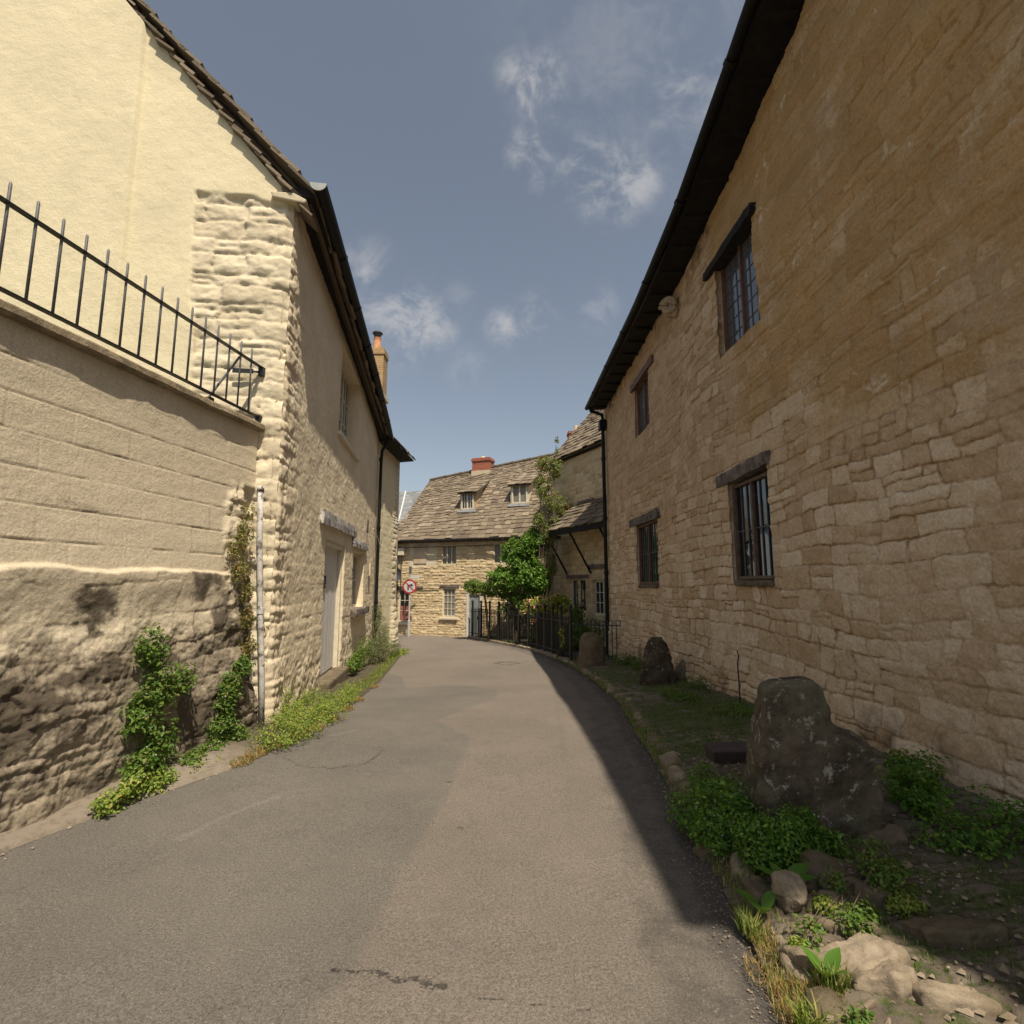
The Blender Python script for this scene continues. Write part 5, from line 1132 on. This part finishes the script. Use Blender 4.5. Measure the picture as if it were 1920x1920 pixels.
for k_, (px_, py_, sz_, lab_) in enumerate(((1545, 1690, .05, 'tiny weed sprouting between thin paving stones above the sunlit slab'), (1620, 1700, .06, 'small weed cushion in the shaded paving at right'), (1500, 1760, .04, 'tiny weed beside the flat sunlit paving stone'), (1600, 1880, .05, 'small weed among sunlit stones in the lower right corner'), (1700, 1700, .08, 'leafy weed in the shaded paving beyond the brown slab'))):
    plant('small_weed', lab_, 'weed', rp_(px_, py_, 0), [(rp_(px_, py_, .03), (sz_, sz_, .035), .1)], 420, .020, L_MID if k_ % 2 else L_BRIGHT, 60+k_, stems=False)
# dock leaves
def bigleaf(m, base, tip, w, droop=.2):
    base = np.array(base); tip = np.array(tip); ax = tip-base; sd = np.cross(ax, Z3); sd /= np.linalg.norm(sd); n = 7; V = []; F = []
    for i in range(n+1):
        t = i/n; c = base+ax*t+Z3*(droop*np.linalg.norm(ax)*math.sin(math.pi*min(1, t*1.2)*.6)-.0); ww = w*math.sin(math.pi*(t**.8)*.97+.03)
        V += [c-sd*ww/2+Z3*ww*.12, c, c+sd*ww/2+Z3*ww*.12]
    for i in range(n): F += [(i*3, i*3+1, i*3+4, i*3+3), (i*3+1, i*3+2, i*3+5, i*3+4)]
    m.add(V, F)
for lab, px, py, L in (('dock plant with broad leaves above the loose pale stone', 1475, 1655, [(2.9, .14), (.4, .15), (5.8, .13), (1.9, .10)]), ('dock plant with broad leaves left of the loose pale stone', 1430, 1690, [(2.6, .11), (.6, .10), (4.6, .09)]), ('small dock plant with pale sunlit leaves among the straw grass', 1550, 1820, [(2.2, .09), (.6, .10), (4.0, .08), (5.2, .08)])):
    c = rp_(px, py, .02); m = MB()
    for an, ll in L: bigleaf(m, c, c+np.array([math.cos(an)*ll, math.sin(an)*ll, .05]), ll*.55)
    me = m.mesh('dock_plant', True, fix=False)
    for k in ('tint', 'tint2'): a_ = me.attributes.new(k, 'FLOAT', 'POINT'); a_.data.foreach_set('value', [.4]*len(me.vertices))
    tag(link('dock_plant', me, L_DEEP, None, tuple(c)), lab, 'plant')
# grass
def grass(name, label, spots, n, h, mat, seed, w=.003, hfun=None, kind=None, lean=.5):
    r = np.random.default_rng(seed); k = r.integers(0, len(spots), n); C_ = np.array([s[:2] for s in spots])[k]; Rr = np.array([s[2:4] for s in spots])[k]
    ang = r.random(n)*6.283; rad = np.sqrt(r.random(n)); x = C_[:, 0]+Rr[:, 0]*rad*np.cos(ang); y = C_[:, 1]+Rr[:, 1]*rad*np.sin(ang)
    z = hfun(x, y); ht = h*r.uniform(.4, 1.3, n); a = r.random(n)*6.283; L = lean*ht*r.random(n)
    d = np.stack([np.cos(a)*L, np.sin(a)*L, ht], 1); sd = np.stack([-np.sin(a), np.cos(a), 0*a], 1)*w
    b = np.stack([x, y, z-.005], 1); mid = b+d*np.array([.35, .35, .6]); tip = b+d
    V = np.stack([b-sd, b+sd, mid+sd*.8, mid-sd*.8, tip], 1).reshape(-1, 3); i = np.arange(n)[:, None]*5
    at_ = {'tint': np.repeat(r.random(n), 5), 'tint2': np.repeat(r.random(n), 5)}
    me = mesh_np(name, V, quads=i+np.array([0, 1, 2, 3]), tris=i+np.array([3, 2, 4]), attrs=at_)
    c = b.mean(0); o = link(name, me, mat, None, tuple(c)); return tag(o, label, 'grass', None, kind)
def sp_(px, py, a, b): c = gp(px, py, .08); return (c[0], c[1], a, b)
grass('grass', 'mossy green grass over the shaded setts of the right verge', [(1.75+.1*i, 4.6+i*.55, .45, .5) for i in range(15)]+[(2.4, 5.2+i*.8, .45, .6) for i in range(9)], 19000, .024, L_VERGE, 31, .003, vh, 'stuff')
grass('grass', 'thin mossy tufts in the joints of the shaded paving below the mounting stone', [(1.6, 2.9, .5, .5), (1.9, 2.4, .6, .4), (2.3, 2.8, .5, .5), (1.4, 3.4, .3, .4)], 3500, .022, L_VERGE, 39, .0025, vh, 'stuff')
grass('grass', 'short grass growing between stones and road edge', [(float(rx(y_))+.06, y_, .09, .3) for y_ in np.arange(1.6, 15, .45)], 9000, .035, L_GRASS, 32, .0025, vh, 'stuff')
grass('straw_grass', 'dry orange-straw grass where the sun catches the verge edge', [sp_(1450, 1800, .10, .12), sp_(1490, 1850, .09, .10), sp_(1540, 1830, .10, .10), sp_(1430, 1740, .05, .12), sp_(1520, 1880, .12, .08)], 2000, .028, L_STRAW, 33, .0016, vh, 'stuff', 1.3)
grass('grass_tuft', 'bright green grass tuft at the bottom edge by the road', [sp_(1520, 1905, .04, .04)], 110, .09, L_BRIGHT, 34, .003, vh, None, 1.1)
grass('grass_tuft', 'green grass tuft against the kerb, left of the loose pale stone', [sp_(1402, 1720, .04, .07)], 180, .07, L_GRASS, 35, .003, vh, None, .9)
grass('grass_tuft', 'green grass tuft in front of the broad sunlit slab', [sp_(1560, 1845, .06, .05)], 200, .07, L_GRASS, 36, .003, vh, None, .9)
grass('straw_grass', 'orange dry grass fringe between left weeds and road', [(c_[0], c_[1], .09, .14) for c_ in [gp(*q) for q in ((480, 1418), (500, 1408), (530, 1398), (560, 1384), (590, 1370), (620, 1352), (650, 1332), (670, 1315), (455, 1432), (700, 1290))]], 3600, .035, L_STRAW, 37, .003, lambda x, y: g(y)+.02, 'stuff', 1.0)
grass('grass', 'rough grass and dirt strip along the foot of the left cottage', [(float(lx(y_))-.22, y_, .2, .3) for y_ in np.arange(7.5, 17, .4)], 7000, .045, L_GRASS, 38, .004, lambda x, y: g(y)+.05, 'stuff')
def gravel():
    r = np.random.default_rng(5); n1, n2 = 2600, 1300
    y = 1.6+13*r.random(n1)**1.6; x = rx(y)+r.normal(size=n1)*.07-.05; y2 = 2.5+14*r.random(n2)**1.4; x2 = lx(y2)+r.normal(size=n2)*.10+.02
    x3 = r.uniform(1.2, 2.4, 900); y3 = r.uniform(1.8, 5.5, 900)
    X = np.concatenate([x, x2, x3]); Y = np.concatenate([y, y2, y3]); Z = np.where(X > rx(Y), vh(X, Y)+.005, g(Y)+.004); n = len(X)
    s_ = .0035*np.exp(r.normal(size=n)*.5); s_[n1+n2:] *= 2.6
    D_ = np.array([[1, 0, 0], [-1, 0, 0], [0, 1, 0], [0, -1, 0], [0, 0, .7], [0, 0, -.5]])
    V = np.stack([X, Y, Z], 1)[:, None, :]+D_[None]*s_[:, None, None]*r.uniform(.6, 1.3, (n, 6, 1)); i = np.arange(n)[:, None]*6
    T = np.concatenate([i+np.array(t) for t in ((0, 2, 4), (2, 1, 4), (1, 3, 4), (3, 0, 4), (2, 0, 5), (1, 2, 5), (3, 1, 5), (0, 3, 5))])
    tag(link('gravel', mesh_np('gravel', V.reshape(-1, 3), tris=T), M_ROCKPALE, None, (1.2, 4, 0)), 'loose pale grit and gravel scattered along the road edges', 'gravel', None, 'stuff')
gravel()
# ================================================================== garden plants
plant('climbing_rose', 'tall loose rose bush with red blooms at the corner of the rose cottage', 'rose bush', (.95, 19.6, -.5),
      [(at(1040, 880, 19.6), (.32, .3, .45), .0), (at(1020, 870, 19.6), (.35, .3, .35), .0), (at(1040, 945, 19.6), (.55, .4, .45), .0), (at(1060, 960, 19.6), (.4, .3, .35), .0), (at(1020, 920, 19.5), (.35, .3, .4), .0), (at(1044, 835, 19.6), (.08, .08, .35), .0, .25), (at(1030, 1000, 19.6), (.35, .3, .5), .0), (at(1018, 905, 19.6), (.35, .3, .35), .0), (at(1045, 985, 19.5), (.4, .3, .4), .0), (at(1010, 975, 19.6), (.25, .3, .35), .0), (at(1035, 1060, 19.6), (.2, .2, .5), .0, .6)], 13500, .068, L_ROSE, 41, extra=((M_BLOOM_RED, 18, .085, 'bloom'),), up=.2)
plant('leafy_shrub', 'big dense deep-green leafy shrub in front of the far cottage', 'shrub', (.15, 19.9, -.5),
      [(at(975, 1035, 19.9), (.7, .6, .6), .35), (at(985, 1075, 19.7), (.85, .6, .65), .35), (at(950, 1085, 19.9), (.65, .6, .5), .35), (at(1005, 1015, 20.0), (.5, .5, .5), .35), (at(1008, 1090, 19.8), (.45, .5, .6), .35), (at(975, 1135, 20.0), (.75, .5, .5), .2, .7)], 20000, .11, L_DEEP, 42)
plant('small_tree', 'small clipped bay tree leaning over the far end of the railings', 'tree', (-1.2, 20.8, -.55),
      [(at(890, 1100, 20.8), (.45, .4, .28), .3), (at(918, 1105, 20.6), (.5, .4, .3), .3), (at(945, 1110, 20.3), (.4, .4, .28), .3)], 4200, .09, L_MID, 43, stems=False)
m = MB(); m.tube([(-1.2+.35, 20.5, -.55), (-.95, 20.45, .3), (-1.0, 20.5, .9), (-1.1, 20.5, 1.25)], [.05, .04, .04, .03], 7)
tr_ = [o for o in bpy.data.objects if o.name.startswith('small_tree')][0]; m.build('trunk', M_BARK, tr_)
plant('hydrangea', 'yellow-green flowering shrub with pink blooms just behind the railings', 'shrub', (1.2, 18.3, -.5),
      [(at(1000, 1142, 18.6), (.45, .35, .38), .2), (at(1030, 1137, 18.2), (.48, .35, .38), .2), (at(1052, 1132, 17.6), (.32, .3, .3), .2), (at(1015, 1168, 18.4), (.5, .35, .3), .2)], 6500, .08, L_YELLOW, 44, extra=((M_BLOOM_PINK, 45, .13, 'bloom'),))
plant('garden_shrub', 'dark shrub inside the railings under the cottage windows', 'shrub', (2.2, 17.0, -.5),
      [((1.9, 16.9, -.05), (.5, .6, .4), .2), ((2.4, 16.6, .0), (.4, .5, .5), .2), ((1.5, 17.3, -.1), (.5, .6, .35), .2), ((1.1, 18.0, -.2), (.5, .5, .3), .2), ((2.1, 17.6, .4), (.25, .25, .6), .2)], 5200, .09, L_MID, 45)
plant('hanging_vine', 'yellow-leaved trailing plant poking through the railings', 'plant', (1.3, 15.3, -.5), [(at(1058, 1195, 15.1), (.12, .1, .35), .2), (at(1062, 1205, 15.1), (.16, .1, .2), .2)], 380, .09, L_YELLOW, 46)
# ================================================================== garden railings
fence = thing('garden_railings', (1.0, 16.5, -.55), 'black iron railings with ball-topped posts curving round the front garden', 'fence')
fy = np.array([14.55, 15.5, 16.6, 17.7, 18.8, 19.9, 20.9, 21.6, 22.15]); fx = np.array([float(rx(v))+.12 for v in fy]); fx[0] += .15
seg = np.concatenate([[0], np.cumsum(np.hypot(np.diff(fx), np.diff(fy)))])
fpos = lambda t: (float(np.interp(t, seg, fx)), float(np.interp(t, seg, fy)))
pm = MB(); pm.tube([(0, 0, 0), (0, 0, 1.28), (0, 0, 1.30)], [.042, .042, .05], 8)
for i in range(5): pass
pm.tube([(0, 0, 1.30), (0, 0, 1.33), (0, 0, 1.37), (0, 0, 1.41), (0, 0, 1.44)], [.02, .045, .06, .04, .005], 8); post_me = pm.mesh('post'); post_me.materials.append(M_IRON)
bmq = MB(); bmq.tube([(0, 0, .03), (0, 0, 1.08), (0, 0, 1.14)], [.018, .018, .003], 6); fb_me = bmq.mesh('bar'); fb_me.materials.append(M_IRON)
fo = org(fence)
gz_ = lambda y: float(g(y))+.08
t = 0; np_ = 0
while t <= seg[-1]+.01:
    x, y = fpos(t); o = bpy.data.objects.new('post', post_me); COL.objects.link(o); o.parent = fence; o.location = (x-fo[0], y-fo[1], gz_(y)-fo[2]); t += .74
nb_ = int(seg[-1]/.115)
for i in range(nb_):
    t = .06+i*.115
    if t % .74 < .05 or t % .74 > .70: continue
    x, y = fpos(t); o = bpy.data.objects.new('bar', fb_me); COL.objects.link(o); o.parent = fence; o.location = (x-fo[0], y-fo[1], gz_(y)-fo[2])
m = MB()
for zz in (.12, .98): m.tube([(*fpos(tt), gz_(fpos(tt)[1])+zz) for tt in np.linspace(0, seg[-1], 24)], .017, 6)
m.build('rails', M_IRON, fence)
m = MB(); x0, y0 = fpos(0)
for i in range(1, 14): m.tube([(x0+i*.105, y0-.03*i, gz_(y0)), (x0+i*.105, y0-.03*i, gz_(y0)+1.0)], .010, 6)
for zz in (.12, .9): m.tube([(x0, y0, gz_(y0)+zz), (x0+1.4, y0-.4, gz_(y0)+zz)], .015, 6)
for i in range(6):
    c = np.array([x0+.12+i*.22, y0-.03-.063*i, gz_(y0)+.92]); m.tube([c+np.array([.11*math.cos(a), -.03*math.cos(a), .11*math.sin(a)]) for a in np.linspace(0, math.pi, 8)], .008, 5)
m.build('return_panel', M_IRON, fence)
# low stone kerb under the railings
m = MB(); n = 40; V = []; F = []
for i in range(n+1):
    t = seg[-1]*i/n; x, y = fpos(t); z = float(g(y)); j_ = .012*math.sin(i*2.3)
    for a, b in ((-.14, -.05), (-.14, .065+j_), (-.11, .085+j_), (.10, .085-j_), (.10, -.05)): V.append((x+a*.8, y+a*.4, z+b))
for i in range(n):
    for j in range(5): F.append((i*5+j, i*5+(j+1) % 5, (i+1)*5+(j+1) % 5, (i+1)*5+j))
m.add(V, F+[(0, 1, 2, 3, 4), tuple(n*5+j for j in range(5))]); o = m.build('railing_kerb', M_ROCKPALE, None, (1.0, 16.5, -.6)); tag(o, 'low stone kerb carrying the garden railings at the bend of the road', 'kerb')
# ================================================================== no-right-turn sign
sg_ = thing('road_sign', (at(766, 1195, 22.6)[0], 22.6, -.62), 'round red-ringed no right turn sign on a grey post against the far cottage', 'road sign')
sx, sy = sg_.location.x, 22.6
m = MB(); m.tube([(sx, sy, -.65), (sx, sy, .0)], .055, 12); m.tube([(sx, sy, .0), (sx, sy, .06)], [.055, .035], 12); m.tube([(sx, sy, .06), (sx, sy, 2.0)], .035, 12); m.build('post', simple('grey_post', (.42, .41, .42), .5), sg_)
cz = 1.44
def disc(m, r0, r1, y, n=32, y2=None):
    V = []
    for i in range(n): w = 2*math.pi*i/n; V += [(sx+.0+r0*math.cos(w), y, cz+r0*math.sin(w)), (sx+r1*math.cos(w), y, cz+r1*math.sin(w))]
    m.add(V, [(2*i, 2*i+1, (2*i+3) % (2*n), (2*i+2) % (2*n)) for i in range(n)])
m = MB(); m.tube([(sx, sy-.04, cz), (sx, sy-.052, cz)], .30, 32); pl_ = m.build('sign_plate', simple('sign_white', (.50, .48, .47), .4), sg_)
m = MB(); disc(m, .235, .300, sy-.0555); m.build('red_ring', simple('sign_red', (.34, .035, .035), .4), pl_)
def strip(m, pts, w, y):
    for a, b in zip(pts[:-1], pts[1:]):
        a = np.array(a); b = np.array(b); d = (b-a)/np.linalg.norm(b-a); n_ = np.array([-d[1], d[0]])*w/2
        m.add([(sx+p[0], y, cz+p[1]) for p in (a-n_, b-n_, b+n_, a+n_)], [(0, 1, 2, 3)])
m = MB(); strip(m, [(-.06, -.15), (-.06, .03)], .055, sy-.055); strip(m, [(-.0875, .055), (.06, .055)], .05, sy-.0552); m.add([(sx+.05, sy-.0554, cz+.13), (sx+.15, sy-.0554, cz+.055), (sx+.05, sy-.0554, cz-.02)], [(0, 1, 2)]); m.build('black_arrow', simple('sign_black', (.015, .015, .015), .5), pl_)
m = MB(); strip(m, [(-.175, .175), (.175, -.175)], .045, sy-.058); m.build('red_bar', bpy.data.materials['sign_red'], pl_)
m = MB(); m.box((sx+.05, sy-.02, 1.78), (.36, 0, 0), (0, .02, 0), (0, 0, .13)); m.build('small_plate', simple('pale_plate', (.5, .49, .46), .5), sg_)
m = MB(); m.box((sx-.04, sy-.06, 2.0), (.09, 0, 0), (0, .12, 0), (0, 0, .28)); m.build('lamp_head', M_LEAD, sg_)
# link wall between the far cottage and rose cottage
print('faces', sum(len(o.data.polygons) for o in bpy.data.objects if o.type == 'MESH'))
